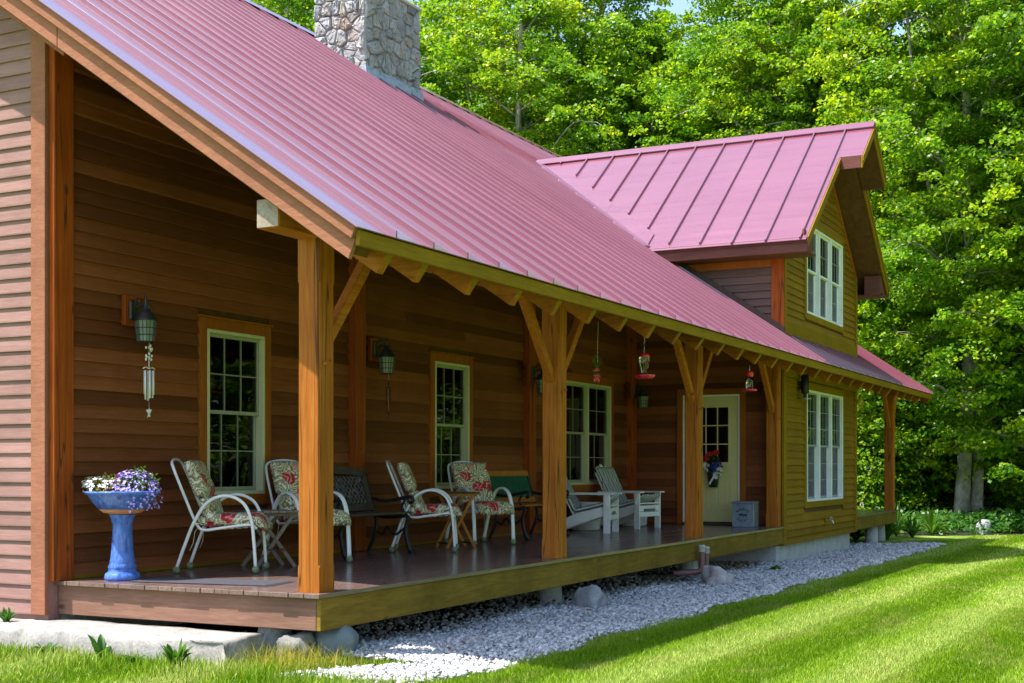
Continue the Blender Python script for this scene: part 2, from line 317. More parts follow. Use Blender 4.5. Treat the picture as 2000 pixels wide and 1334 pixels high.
# ------------------------------------------------------------------ mesh helpers
COL = scene.collection
class MB:
    def __init__(s): s.v = []; s.f = []
    def add(s, vs, fs):
        k = len(s.v); s.v += [tuple(p) for p in vs]; s.f += [tuple(i+k for i in f) for f in fs]; return s
    def box(s, x0, x1, y0, y1, z0, z1):
        return s.add([(x0, y0, z0), (x1, y0, z0), (x1, y1, z0), (x0, y1, z0), (x0, y0, z1), (x1, y0, z1), (x1, y1, z1), (x0, y1, z1)],
                     [(0, 3, 2, 1), (4, 5, 6, 7), (0, 1, 5, 4), (1, 2, 6, 5), (2, 3, 7, 6), (3, 0, 4, 7)])
    def bar(s, a, b, wx, wz, up=(0, 0, 1)):
        """rectangular bar from a to b; wx across, wz along up"""
        a = Vector(a); b = Vector(b); d = (b-a).normalized(); up = Vector(up)
        sx = d.cross(up).normalized()*wx/2; u = sx.cross(d).normalized()*wz/2
        p = [a-sx-u, a+sx-u, a+sx+u, a-sx+u, b-sx-u, b+sx-u, b+sx+u, b-sx+u]
        return s.add(p, [(0, 1, 2, 3), (7, 6, 5, 4), (0, 4, 5, 1), (1, 5, 6, 2), (2, 6, 7, 3), (3, 7, 4, 0)])
    def prism(s, poly, vec):
        n = len(poly); v = Vector(vec)
        return s.add([Vector(p) for p in poly]+[Vector(p)+v for p in poly],
                     [tuple(range(n))[::-1], tuple(range(n, 2*n))]+[(i, (i+1) % n, n+(i+1) % n, n+i) for i in range(n)])
    def tube(s, pts, r, n=8, cap=True, flat=1.0):
        pts = [Vector(p) for p in pts]; m = len(pts); rr = r if hasattr(r, '__len__') else [r]*m
        k = len(s.v); prev = None
        for i, p in enumerate(pts):
            d = (pts[min(i+1, m-1)]-pts[max(i-1, 0)]).normalized()
            if prev is None: prev = Vector((1, 0, 0)) if abs(d.x) < 0.8 else Vector((0, 1, 0))
            a = (prev-d*prev.dot(d)).normalized(); b = d.cross(a); prev = a
            for j in range(n):
                t = 2*math.pi*j/n; s.v.append(tuple(p+a*math.cos(t)*rr[i]*flat+b*math.sin(t)*rr[i]))
        for i in range(m-1):
            for j in range(n):
                s.f.append((k+i*n+j, k+i*n+(j+1) % n, k+(i+1)*n+(j+1) % n, k+(i+1)*n+j))
        if cap:
            s.f.append(tuple(k+j for j in range(n))[::-1]); s.f.append(tuple(k+(m-1)*n+j for j in range(n)))
        return s
    def lathe(s, prof, n=20, c=(0, 0, 0), wob=0, lobes=8):
        k = len(s.v)
        for i, (r, z) in enumerate(prof):
            for j in range(n):
                t = 2*math.pi*j/n; q = r*(1+wob*math.cos(lobes*t))
                s.v.append((c[0]+q*math.cos(t), c[1]+q*math.sin(t), c[2]+z))
        for i in range(len(prof)-1):
            for j in range(n):
                s.f.append((k+i*n+j, k+i*n+(j+1) % n, k+(i+1)*n+(j+1) % n, k+(i+1)*n+j))
        s.f.append(tuple(k+j for j in range(n))[::-1]); s.f.append(tuple(k+(len(prof)-1)*n+j for j in range(n)))
        return s
    def ball(s, c, r, n=8, m=6, sq=(1, 1, 1)):
        k = len(s.v)
        for i in range(m+1):
            a = math.pi*i/m
            for j in range(n):
                t = 2*math.pi*j/n
                s.v.append((c[0]+sq[0]*r*math.sin(a)*math.cos(t), c[1]+sq[1]*r*math.sin(a)*math.sin(t), c[2]+sq[2]*r*math.cos(a)))
        for i in range(m):
            for j in range(n):
                s.f.append((k+i*n+j, k+(i+1)*n+j, k+(i+1)*n+(j+1) % n, k+i*n+(j+1) % n))
        return s
    def build(s, name, mat, parent=None, smooth=False, bevel=0, loc=None, rz=0, seg=1):
        me = bpy.data.meshes.new(name); me.from_pydata(s.v, [], s.f); me.update()
        return link(name, me, mat, parent, smooth, bevel, loc, rz, seg)
def link(name, me, mat, parent=None, smooth=False, bevel=0, loc=None, rz=0, seg=1):
    o = bpy.data.objects.new(name, me); COL.objects.link(o)
    if mat and not me.materials: me.materials.append(MATS[mat])
    if parent is not None: o.parent = parent
    if parent is not None and parent.get('_base') is not None: o.location.z = -parent['_base']
    if loc is not None: o.location = loc
    o.rotation_euler.z = rz
    if smooth:
        for p in me.polygons: p.use_smooth = True
    if bevel:
        b = o.modifiers.new('bevel', 'BEVEL'); b.width = bevel; b.segments = seg; b.limit_method = 'ANGLE'
    return o
def tag(o, label, cat, group=None):
    o['label'] = label; o['category'] = cat
    if group: o['group'] = group
    return o
def thing(name, label, cat, loc=(0, 0, 0), rz=0, group=None):
    o = bpy.data.objects.new(name, None); COL.objects.link(o); o.location = loc; o.rotation_euler.z = rz
    o.empty_display_size = 0.2
    return tag(o, label, cat, group)
def spline(pts, n=6):
    """Catmull-Rom through pts"""
    P = [Vector(p) for p in pts]; P = [P[0]*2-P[1]]+P+[P[-1]*2-P[-2]]; out = []
    for i in range(1, len(P)-2):
        for k in range(n):
            t = k/n; a, b, c, d = P[i-1:i+3]
            out.append(0.5*((2*b)+(c-a)*t+(2*a-5*b+4*c-d)*t*t+(3*b-a-3*c+d)*t**3))
    return out+[P[-2]]
def gz(x, y): return -0.52-0.0075*min(max(x, 0), 26)

# ------------------------------------------------------------------ ground
def ground():
    xs = np.concatenate([np.linspace(-220, -24, 8), np.linspace(-20, 44, 65), np.linspace(52, 320, 9)])
    ys = np.concatenate([np.linspace(-220, -24, 8), np.linspace(-20, 34, 55), np.linspace(42, 320, 9)])
    vs = [(x, y, gz(x, y)) for y in ys for x in xs]; nx = len(xs)
    fs = [(j*nx+i, j*nx+i+1, (j+1)*nx+i+1, (j+1)*nx+i) for j in range(len(ys)-1) for i in range(nx-1)]
    o = MB().add(vs, fs).build('ground', 'lawn_ground', None, True); o['kind'] = 'structure'
ground()
# strip of soil and crushed stone under the porch and along the wall
GE = -1.27
def gravel_edge(x): return GE-0.05*math.sin(x*1.9)-0.04*math.sin(x*4.3+1)
def in_gravel(x, y):
    if x < 0.25:                        # rounded near corner
        lim = -0.15-0.9*max(0, (x+0.75)) if x > -0.75 else 9
        return x > -0.75 and y < lim+0.2 and y > gravel_edge(x)+0.0
    if x > 20.3 or y < gravel_edge(x): return False
    if x > 18.3: return y < 2.2-(x-18.3)*0.6
    return y < (0.0 if 12.7 < x < 18.0 else 1.9)
b = MB(); row = np.linspace(-0.7, 20.3, 90)
vs = []
for x in row: vs += [(x, gravel_edge(x)+0.03, gz(x, 0)+0.012), (x, 2.55 if x > 0.1 else -0.2, gz(x, 0)+0.012)]
b.add(vs, [(2*i, 2*i+2, 2*i+3, 2*i+1) for i in range(len(row)-1)])
o = b.build('gravel_bed', 'soil'); o['kind'] = 'structure'

# ------------------------------------------------------------------ HOUSE
D = 2.612; RS = 0.68; RZ0 = 3.10          # porch depth, main roof slope, metal height over the porch edge
def roofz(y): return RZ0+RS*y
house = thing('house', 'brown timber-frame house with burgundy metal roof, stone chimney and long covered porch', 'house', (6, 4, -0.6))
house['_base'] = -0.6
HO = (-6, -4, 0.6)
def hp(mb, name, mat, parent=None, **k):
    """part of the house given in world coordinates; sub-parts sit in their part's own frame"""
    if parent is None: return mb.build(name, mat, house, loc=HO, **k)
    return mb.build(name, mat, parent, **k)
def sub_intervals(a, b, cuts):
    iv = [(a, b)]
    for c0, c1 in cuts:
        nv = []
        for p, q in iv:
            if c1 <= p or c0 >= q: nv.append((p, q)); continue
            if c0 > p: nv.append((p, c0))
            if c1 < q: nv.append((c1, q))
        iv = nv
    return [i for i in iv if i[1]-i[0] > 0.01]
def clapboards(parent, axis, plane, out, a0, a1, z0, z1, mat, holes=(), step=0.122, length=(3, 5.5), extent=None, lap=0.04):
    """lapped boards, each its own object. axis 'x' or 'y' is the run, out = outward sign on the other axis"""
    z = z0
    while z < z1-0.02:
        zt = min(z+step, z1); A0, A1 = (a0, a1) if extent is None else extent(z, zt)
        cuts = [(h[0], h[1]) for h in holes if h[2] < zt-0.02 and h[3] > z+0.02]
        for p, q in sub_intervals(A0, A1, cuts) if A1-A0 > 0.05 else []:
            while p < q-0.01:
                e = q
                if q-p > length[1]: e = p+random.uniform(*length)
                if q-e < 0.6: e = q
                lo, hi = plane+out*lap, plane+out*0.006; bk = plane+out*0.001
                P = [(bk, z-0.012), (lo, z-0.012), (lo, z), (hi, zt), (bk, zt)]
                g = 0.0012
                if axis == 'x': poly = [(p+g, u, v) for u, v in P]; vec = (e-p-2*g, 0, 0)
                else: poly = [(u, p+g, v) for u, v in P]; vec = (0, e-p-2*g, 0)
                MB().prism(poly, vec).build('siding_board', mat, parent)
                p = e
        z += step
def holed_wall(axis, p0, p1, a0, a1, z0, z1, holes):
    mb = MB(); zs = sorted({z0, z1, *[h[2] for h in holes], *[h[3] for h in holes]})
    for zl, zh in zip(zs, zs[1:]):
        zm = (zl+zh)/2
        for a, b_ in sub_intervals(a0, a1, [(h[0], h[1]) for h in holes if h[2] < zm < h[3]]):
            if axis == 'x': mb.box(a, b_, p0, p1, zl, zh)
            else: mb.box(p0, p1, a, b_, zl, zh)
    return mb

# openings: (x0, x1, z0, z1) of the vinyl frame, casing is 0.11 wider
WIN = [(1.81, 2.70, 0.675, 2.27), (6.14, 7.03, 0.675, 2.27), (9.97, 11.84, 0.675, 2.26)]
def grow(wd, c=0.105): return (wd[0]-c, wd[1]+c, wd[2]-c, wd[3]+c)
porch_wall = hp(holed_wall('x', D, D+0.14, 0.0, 12.85, 0, 4.72, WIN), 'porch_wall', 'soffit_wood')
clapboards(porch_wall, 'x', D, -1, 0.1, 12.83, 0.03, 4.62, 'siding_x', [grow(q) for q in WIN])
hp(MB().box(0.1, 12.83, D-0.045, D-0.002, 0.002, 0.03), 'base_strip', 'fascia_wood')
# gable wall facing the sun
def gab_extent(z, zt): return (2.77, min(5.4, 20)) if zt < 4.6 else (max(2.77, (zt-RZ0+0.2)/RS), 5.4)
gable_wall = hp(MB().prism([(-0.13, 2.62, -0.35), (-0.13, 14, -0.35), (-0.13, 14, 4.7), (-0.13, 8.3, roofz(8.3)-0.25), (-0.13, 2.62, roofz(2.62)-0.25)], (0.14, 0, 0)), 'gable_wall', 'siding_y')
clapboards(gable_wall, 'y', -0.13, -1, 2.77, 5.4, -0.27, 6.6, 'siding_y', (), 0.122, (3, 5), gab_extent, 0.026)
hp(MB().box(-0.175, -0.131, 2.612, 2.775, -0.28, 4.66), 'corner_board', 'trim_rough', bevel=0.004)
hp(MB().prism([(-0.178, 2.4, roofz(2.4)-0.43), (-0.178, 8.3, roofz(8.3)-0.43), (-0.178, 8.3, roofz(8.3)-0.28), (-0.178, 2.4, roofz(2.4)-0.28)], (0.03, 0, 0)), 'frieze_board', 'trim_rough')
hp(MB().box(-0.131, 0.09, D-0.06, D+0.06, -0.005, 4.6), 'corner_post', 'red_timber', bevel=0.008)
hp(MB().box(-0.11, 12.8, D+0.02, D+0.2, -0.75, -0.002).box(-0.1, 0.1, D+0.2, 14, -0.75, -0.36), 'foundation', 'concrete')
hp(MB().box(0, 22, 14, 14.15, -0.7, 4.9).box(21.3, 21.45, D+0.3, 14, -0.7, 4.6).box(18.1, 21.3, D, D+0.15, -0.7, 4.6), 'back_wall', 'soffit_wood')
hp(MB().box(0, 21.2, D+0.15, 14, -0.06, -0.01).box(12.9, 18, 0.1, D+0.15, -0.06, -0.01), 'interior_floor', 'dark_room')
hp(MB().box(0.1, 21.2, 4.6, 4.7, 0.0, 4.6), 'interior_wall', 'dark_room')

# ---- windows
def window(x0, x1, z0, z1, y, nsash=1, cols=3, rows=2, mat='casing_wood', blind=False, name='window', trans=False):
    c = 0.105
    wn = hp(MB().box(x0-c, x0, y-0.05, y+0.0, z0-c, z1+c).box(x1, x1+c, y-0.05, y+0.0, z0-c, z1+c)
            .box(x0, x1, y-0.051, y, z1, z1+c).box(x0, x1, y-0.051, y, z0-c, z0), name, mat, bevel=0.003)
    if z1 < 3: MB().box(x0-c-0.02, x1+c+0.02, y-0.07, y, z1+c, z1+c+0.018).build('drip_cap', mat, wn)
    f = MB().box(x0, x0+0.035, y-0.055, y+0.1, z0, z1).box(x1-0.035, x1, y-0.055, y+0.1, z0, z1)
    f.box(x0+0.035, x1-0.035, y-0.056, y+0.1, z1-0.035, z1).box(x0+0.035, x1-0.035, y-0.056, y+0.1, z0, z0+0.04)
    sw = (x1-x0)/nsash
    for i in range(1, nsash): f.box(x0+sw*i-0.03, x0+sw*i+0.03, y-0.054, y+0.1, z0+0.04, z1-0.035)
    f.build('window_frame', 'white_paint' if nsash == 3 else 'vinyl', wn, bevel=0.004)
    zm = (z0+z1)/2+0.02
    for i in range(nsash):
        a = x0+sw*i+(0.035 if i == 0 else 0.03); e = x0+sw*(i+1)-(0.035 if i == nsash-1 else 0.03)
        for lo, hi, yy in ((zm-0.03, z1-0.036, y-0.005), (z0+0.041, zm+0.0, y+0.035)):
            s = MB(); t = 0.03
            s.box(a, a+t, yy, yy+0.03, lo, hi).box(e-t, e, yy, yy+0.03, lo, hi)
            s.box(a+t, e-t, yy-0.002, yy+0.03, hi-t, hi).box(a+t, e-t, yy-0.002, yy+0.03, lo, lo+t*1.15)
            s.build('sash', 'screen_grey' if blind else 'white_paint' if nsash == 3 else 'sash_dim', wn, bevel=0.002)
            m = MB()
            for k in range(1, cols):
                xx = a+t+(e-a-2*t)*k/cols; m.box(xx-0.0065, xx+0.0065, yy+0.005, yy+0.02, lo+t, hi-t)
            for k in range(1, rows):
                zz = lo+t+(hi-lo-2*t)*k/rows; m.box(a+t, e-t, yy+0.0045, yy+0.0205, zz-0.0065, zz+0.0065)
            m.build('muntin', 'muntin_grey' if blind else 'muntin_pale', wn)
            MB().box(a+t-0.005, e-t+0.005, yy+0.012, yy+0.016, lo+t-0.005, hi-t+0.005).build('pane', 'window_glass', wn)
    if blind:
        b_ = MB(); k = int((x1-x0)/0.075)
        for i in range(k):
            xx = x0+0.04+(x1-x0-0.08)*i/k; b_.add([(xx, y+0.17, z0), (xx+0.07, y+0.2, z0), (xx+0.07, y+0.2, z1), (xx, y+0.17, z1)], [(0, 1, 2, 3)])
        b_.build('vertical_blind', 'blind_fabric', wn)
    return wn
window(*WIN[0], D); window(*WIN[1], D); window(*WIN[2], D, 2, 2, 2)
pot = thing('flower_pot', 'small yellow pot on the sill inside the window nearest the corner', 'pot', (1.97, D+0.2, 0.72))
MB().lathe([(0.06, 0), (0.085, 0.16), (0.095, 0.16), (0.095, 0.19), (0.085, 0.19)], 18).build('pot_body', 'yellow_plastic', pot, True)
MB().box(-0.12, 0.14, -0.1, 0.12, -0.03, -0.002).build('sill_shelf', 'vinyl', pot)

# ---- bay under the dormer (front wall flush with the porch edge) with its door wall
BW = (14.2, 16.85, 0.36, 2.27); DOOR = (0.70, 1.68, 0.0, 2.14)
bay_wall = hp(holed_wall('x', 0.0, 0.14, 12.8, 18.06, -0.31, 3.0, [BW]), 'bay_wall', 'soffit_wood')
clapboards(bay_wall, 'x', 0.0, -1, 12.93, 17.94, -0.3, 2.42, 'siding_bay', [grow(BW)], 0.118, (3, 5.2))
for xa, xb in ((12.78, 12.92), (17.95, 18.09)): hp(MB().box(xa, xb, -0.045, 0.0, -0.31, 2.6), 'corner_board', 'fascia_wood', bevel=0.004)
hp(MB().box(12.92, 17.95, -0.042, 0.0, 2.42, 2.62), 'frieze_board', 'fascia_wood')
window(*BW, 0.0, 3, 2, 3, 'fascia_wood', True)
hp(holed_wall('y', 18.0, 18.06, 0.14, D, -0.31, 4.6, []), 'bay_side_wall', 'siding_y')
hp(MB().box(12.66, 12.86, 0.05, D, -0.8, -0.311).box(12.86, 17.86, 0.05, 0.25, -0.8, -0.312).box(17.66, 17.86, 0.25, D, -0.8, -0.313), 'bay_foundation', 'concrete', bevel=0.01)
door_wall = hp(holed_wall('y', 12.86, 13.0, 0.14, D, 0, 4.5, [DOOR]), 'door_wall', 'soffit_wood')
clapboards(door_wall, 'y', 12.86, -1, 0.2, D-0.01, 0.03, 4.3, 'siding_x', [(DOOR[0]-0.1, DOOR[1]+0.1, -1, DOOR[3]+0.1)], 0.122)
dr = hp(MB().box(12.80, 12.86, DOOR[0]-0.1, DOOR[0], 0, DOOR[3]+0.1).box(12.80, 12.86, DOOR[1], DOOR[1]+0.1, 0, DOOR[3]+0.1).box(12.799, 12.86, DOOR[0], DOOR[1], DOOR[3], DOOR[3]+0.1), 'door', 'casing_wood', bevel=0.004)
MB().box(12.82, 12.9, DOOR[0], DOOR[0]+0.03, 0.04, DOOR[3]).box(12.82, 12.9, DOOR[1]-0.03, DOOR[1], 0.04, DOOR[3]).box(12.821, 12.9, DOOR[0]+0.03, DOOR[1]-0.03, DOOR[3]-0.03, DOOR[3]).build('door_frame', 'white_paint', dr)
ya, yb = DOOR[0]+0.033, DOOR[1]-0.033; la, lb = ya+0.16, yb-0.16
s = holed_wall('y', 12.845, 12.885, ya, yb, 0.05, DOOR[3]-0.033, [(la, lb, 1.02, 1.94)])
for pa, pb in ((ya+0.12, (ya+yb)/2-0.06), ((ya+yb)/2+0.06, yb-0.12)):
    s.box(12.838, 12.845, pa, pb, 0.26, 0.28).box(12.838, 12.845, pa, pb, 0.82, 0.84).box(12.838, 12.845, pa, pa+0.02, 0.28, 0.82).box(12.838, 12.845, pb-0.02, pb, 0.28, 0.82)
    s.box(12.839, 12.845, pa+0.06, pb-0.06, 0.34, 0.76)
s.build('door_slab', 'door_paint', dr, bevel=0.002)
m = MB().box(12.835, 12.846, la-0.025, la+0.01, 0.995, 1.965).box(12.835, 12.846, lb-0.01, lb+0.025, 0.995, 1.965).box(12.834, 12.846, la, lb, 1.93, 1.965).box(12.834, 12.846, la, lb, 0.995, 1.03)
for k in (1, 2):
    yy = la+(lb-la)*k/3; m.box(12.848, 12.868, yy-0.009, yy+0.009, 1.03, 1.93); zz = 1.02+0.92*k/3; m.box(12.847, 12.869, la, lb, zz-0.009, zz+0.009)
m.build('muntin', 'door_paint', dr)
MB().box(12.856, 12.86, la, lb, 1.02, 1.94).build('pane', 'window_glass', dr)
MB().box(12.74, 12.9, DOOR[0], DOOR[1], 0.004, 0.04).build('threshold', 'brown_slat', dr)
MB().ball((12.79, yb-0.06, 0.95), 0.03).lathe([(0.03, 0), (0.03, 0.004)], 12, (12.8, yb-0.06, 0.9)).build('door_knob', 'brass', dr, True)

# ---- porch deck: single boards along the house, rim boards, piers
deck = hp(MB().box(0.03, 12.78, 0.06, 0.1, -0.26, -0.04).box(0.03, 12.78, 1.2, 1.24, -0.26, -0.04).box(0.03, 12.78, 2.5, 2.54, -0.26, -0.04), 'porch_deck', 'soffit_wood')
nb = 19; bwid = (D+0.055)/nb; OH = -0.082
for i in range(nb):
    y0 = -0.055+bwid*i; x = OH
    while x < 12.7:
        e = min(12.79, x+(random.uniform(3.4, 5.2) if x > 0 or i % 2 else random.uniform(2.4, 4.9)))
        if 12.79-e < 1: e = 12.79
        d = 0.012 if i and x < 0 else 0
        MB().box(x+0.0015-random.uniform(-d, d)*0.5, e-0.0015, y0+0.002, y0+bwid-0.002, -0.036, random.uniform(-0.0015, 0.0)).build('deck_board', 'deck_wood', deck, bevel=0.003)
        x = e
for a, e in ((-0.028, 5.2), (5.203, 9.9), (9.903, 12.78)):
    MB().box(a, e, -0.032, 0.008, -0.283, -0.038).build('rim_board', 'rim_wood', deck, bevel=0.004)
MB().box(-0.03, 0.008, 0.009, D, -0.281, -0.038).build('rim_board', 'rim_end', deck, bevel=0.004)
fd = hp(MB().box(18.1, 22.2, 0.05, 0.1, -0.26, -0.04).box(18.1, 22.2, 2.0, 2.05, -0.26, -0.04), 'side_deck', 'soffit_wood')
for i in range(nb): MB().box(18.09, 22.26, -0.055+bwid*i+0.002, -0.055+bwid*(i+1)-0.002, -0.036, 0).build('deck_board', 'deck_wood', fd)
MB().box(18.09, 22.24, -0.032, 0.008, -0.283, -0.038).box(22.2, 22.24, 0.009, D, -0.281, -0.038).build('rim_board', 'rim_wood', fd, bevel=0.004)
for px_, py_ in ((0.25, 0.6), (5.0, 0.45), (9.45, 0.4), (20.6, 0.2), (21.9, 0.3)):
    zb = gz(px_, 0)
    hp(MB().lathe([(0.14, zb-0.15), (0.138, zb+0.1), (0.125, -0.284)], 16, (px_, py_, 0)), 'pier', 'concrete', smooth=True)

# ---- posts with curved-in braces, plate beam, rafters
POSTS = [0.0, 4.27, 8.69, 12.56, 21.95]; PW = 0.197; BZ = 2.66
def chamfered(x0, y0, z0, z1, c=0.014):
    """timber with a stopped chamfer near each end"""
    mb = MB(); x1, y1 = x0+PW, y0+PW
    def ring(z, k): return [(x0+k, y0, z), (x1-k, y0, z), (x1, y0+k, z), (x1, y1-k, z), (x1-k, y1, z), (x0+k, y1, z), (x0, y1-k, z), (x0, y0+k, z)]
    zs = [(z0, 0.002), (z0+0.19, 0.002), (z0+0.205, c), (z1-0.33, c), (z1-0.315, 0.002), (z1, 0.002)]
    vs = []; fs = []
    for z, k in zs: vs += ring(z, k)
    for i in range(len(zs)-1):
        for j in range(8): fs.append((i*8+j, i*8+(j+1) % 8, (i+1)*8+(j+1) % 8, (i+1)*8+j))
    fs += [tuple(range(8))[::-1], tuple(range((len(zs)-1)*8, len(zs)*8))]
    return mb.add(vs, fs)
for i, px_ in enumerate(POSTS):
    po = hp(chamfered(px_, 0.0, 0.0, BZ), 'porch_post', 'timber_z')
    for s in ((1,) if i == 0 else (-1,) if i == 3 else (-1, 1)):
        xa = px_+(PW if s > 0 else 0)-s*0.004; L = 0.72
        pts = [(xa, 0, BZ-L), (xa+s*0.02, 0, BZ-L-0.13) if False else (xa, 0, BZ-L-0.13), (xa+s*L, 0, BZ-0.002), (xa+s*(L-0.13), 0, BZ-0.002)]
        k = [(p[0], 0.055, p[2]) for p in pts]
        MB().prism(k if s > 0 else k[::-1], (0, 0.085, 0)).build('brace', 'timber_x', po, bevel=0.006)
    for (dx, dz) in ((0.05, 1.72), (0.13, 1.75)):
        MB().lathe([(0.012, 0), (0.012, 0.001)], 6, (0, 0, 0)).v
        MB().tube([(px_+dx, 0.004, dz), (px_+dx, -0.03, dz)], 0.011, 6).build('peg', 'timber_x', po)
for a, e in ((-0.5, 12.75), (18.05, 22.35)):
    bm_ = hp(MB().box(a, e, 0.0, PW, BZ, BZ+0.21), 'plate_beam', 'timber_x', bevel=0.008)
    if a < 0: MB().box(a-0.003, a-0.0005, 0.006, PW-0.006, BZ+0.006, BZ+0.204).build('beam_end', 'end_grain', bm_)
for px_ in (4.27, 8.69, 12.6):
    wp = hp(MB().box(px_-0.02, px_+0.18, D-0.13, D+0.02, 0.0, 4.4), 'wall_post', 'red_timber', bevel=0.008)
    for z in (0.35, 1.15, 1.95): MB().tube([(px_+0.08, D-0.128, z), (px_+0.08, D-0.135, z)], 0.014, 6).build('peg', 'soffit_wood', wp)
RY0 = -0.70; HV = 0.30
rx = [-0.09, 0.42]+[1.23+0.812*i for i in range(28)]
ang = math.atan(RS)
for x in rx:
    if x > 22.2: break
    y1 = -0.02 if 12.75 < x < 18.1 else D+0.1
    zt = lambda y: roofz(y)-0.075
    d = HV*math.sin(ang)*math.cos(ang)
    P = [(x, RY0, zt(RY0)), (x, RY0+d, zt(RY0+d)-HV), (x, y1, zt(y1)-HV), (x, y1, zt(y1))]
    ra = hp(MB().prism(P, (0.088, 0, 0)), 'rafter', 'rafter_wood', bevel=0.004)
    MB().prism([(x+0.004, RY0-0.002, zt(RY0)-0.004), (x+0.004, RY0+d-0.002, zt(RY0+d)-HV+0.006), (x+0.084, RY0+d-0.002, zt(RY0+d)-HV+0.006), (x+0.084, RY0-0.002, zt(RY0)-0.004)], (0, 0.004, 0.003)).build('rafter_end', 'fascia_wood', ra)

# ---- main roof
RX0, RX1, RYE, RYR = -0.665, 22.4, -0.775, 8.3
roof = hp(MB().prism([(RX0+0.06, RYE+0.05, roofz(RYE+0.05)-0.075), (RX0+0.06, RYR, roofz(RYR)-0.075), (RX0+0.06, RYR, roofz(RYR)-0.012), (RX0+0.06, RYE+0.05, roofz(RYE+0.05)-0.012)], (RX1-RX0-0.09, 0, 0))
          .prism([(RX0+0.06, RYR, roofz(RYR)-0.075), (RX0+0.06, 15.2, roofz(RYR)-0.075-(15.2-RYR)*RS), (RX0+0.06, 15.2, roofz(RYR)-0.01-(15.2-RYR)*RS), (RX0+0.06, RYR, roofz(RYR)-0.01)], (RX1-RX0-0.09, 0, 0)), 'roof', 'soffit_wood')
pit = 0.5275; np_ = int((RX1-RX0)/pit)+1
proto = None
prof = [(0, 0.0), (0.497, 0.0), (0.4985, 0.046), (0.5, 0.048), (0.512, 0.048), (0.514, 0.046), (0.515, 0.0), (0.5275, 0.0), (0.5275, -0.008), (0, -0.008)]
for i in range(np_):
    x = RX0+pit*i
    if proto is None:
        poly = [(a, RYE, h) for a, h in prof]
        # run up the slope
        mb = MB(); n = len(prof)
        lo = [(a, RYE, roofz(RYE)+h) for a, h in prof]; hi = [(a, RYR, roofz(RYR)+h) for a, h in prof]
        mb.add(lo+hi, [tuple(range(n)), tuple(range(n, 2*n))[::-1]]+[(j, n+j, n+(j+1) % n, (j+1) % n) for j in range(n)])
        proto = mb.build('roof_panel', 'roof_metal', roof, loc=(x, 0, 0))
    else:
        o = proto.copy(); COL.objects.link(o); o.location = (x, 0, 0)
    if i == np_-1:
        o.scale.x = max(0.05, (RX1-x)/pit)
MB().prism([(RX0, RYR-0.17, roofz(RYR-0.17)+0.05), (RX0, RYR, roofz(RYR)+0.075), (RX0, RYR+0.17, roofz(RYR-0.17)+0.05), (RX0, RYR, roofz(RYR)+0.055)], (RX1-RX0, 0, 0)).build('ridge_cap', 'roof_metal', roof)
MB().prism([(RX0, RYR, roofz(RYR)+0.02), (RX0, 15.3, roofz(RYR)+0.02-(15.3-RYR)*RS), (RX0, 15.3, roofz(RYR)-(15.3-RYR)*RS), (RX0, RYR, roofz(RYR))], (RX1-RX0, 0, 0)).build('rear_roof_sheet', 'roof_metal', roof)
hp(MB().box(RX0+0.06, RX1-0.02, RYE+0.02, RYE+0.055, roofz(RYE)-0.118, roofz(RYE)-0.01), 'eave_fascia', 'fascia_wood', bevel=0.004)
def rake(x, w1, name, mat, lo, hi, ya=RYE+0.03, yb=RYR, cut=0.09):
    P = [(x, ya, roofz(ya)-hi), (x, yb, roofz(yb)-hi), (x, yb, roofz(yb)-lo), (x, ya+cut*lo/0.28, roofz(ya+cut*lo/0.28)-lo)]
    return hp(MB().prism(P[::-1], (w1, 0, 0)), name, mat, bevel=0.003)
rake(-0.59, 0.04, 'rake_board', 'trim_rough', 0.285, 0.012, ya=RYE+0.03, yb=2.05)
rake(-0.59, 0.04, 'rake_board', 'trim_rough', 0.285, 0.012, ya=2.055, yb=RYR, cut=0)
rake(-0.637, 0.046, 'rake_trim', 'trim_rough', 0.118, 0.012)
rake(-0.548, 0.40, 'rake_soffit', 'soffit_wood', 0.30, 0.08, ya=RYE+0.16, yb=RYR)
rake(RX1-0.06, 0.04, 'rake_board', 'casing_wood', 0.285, 0.012)

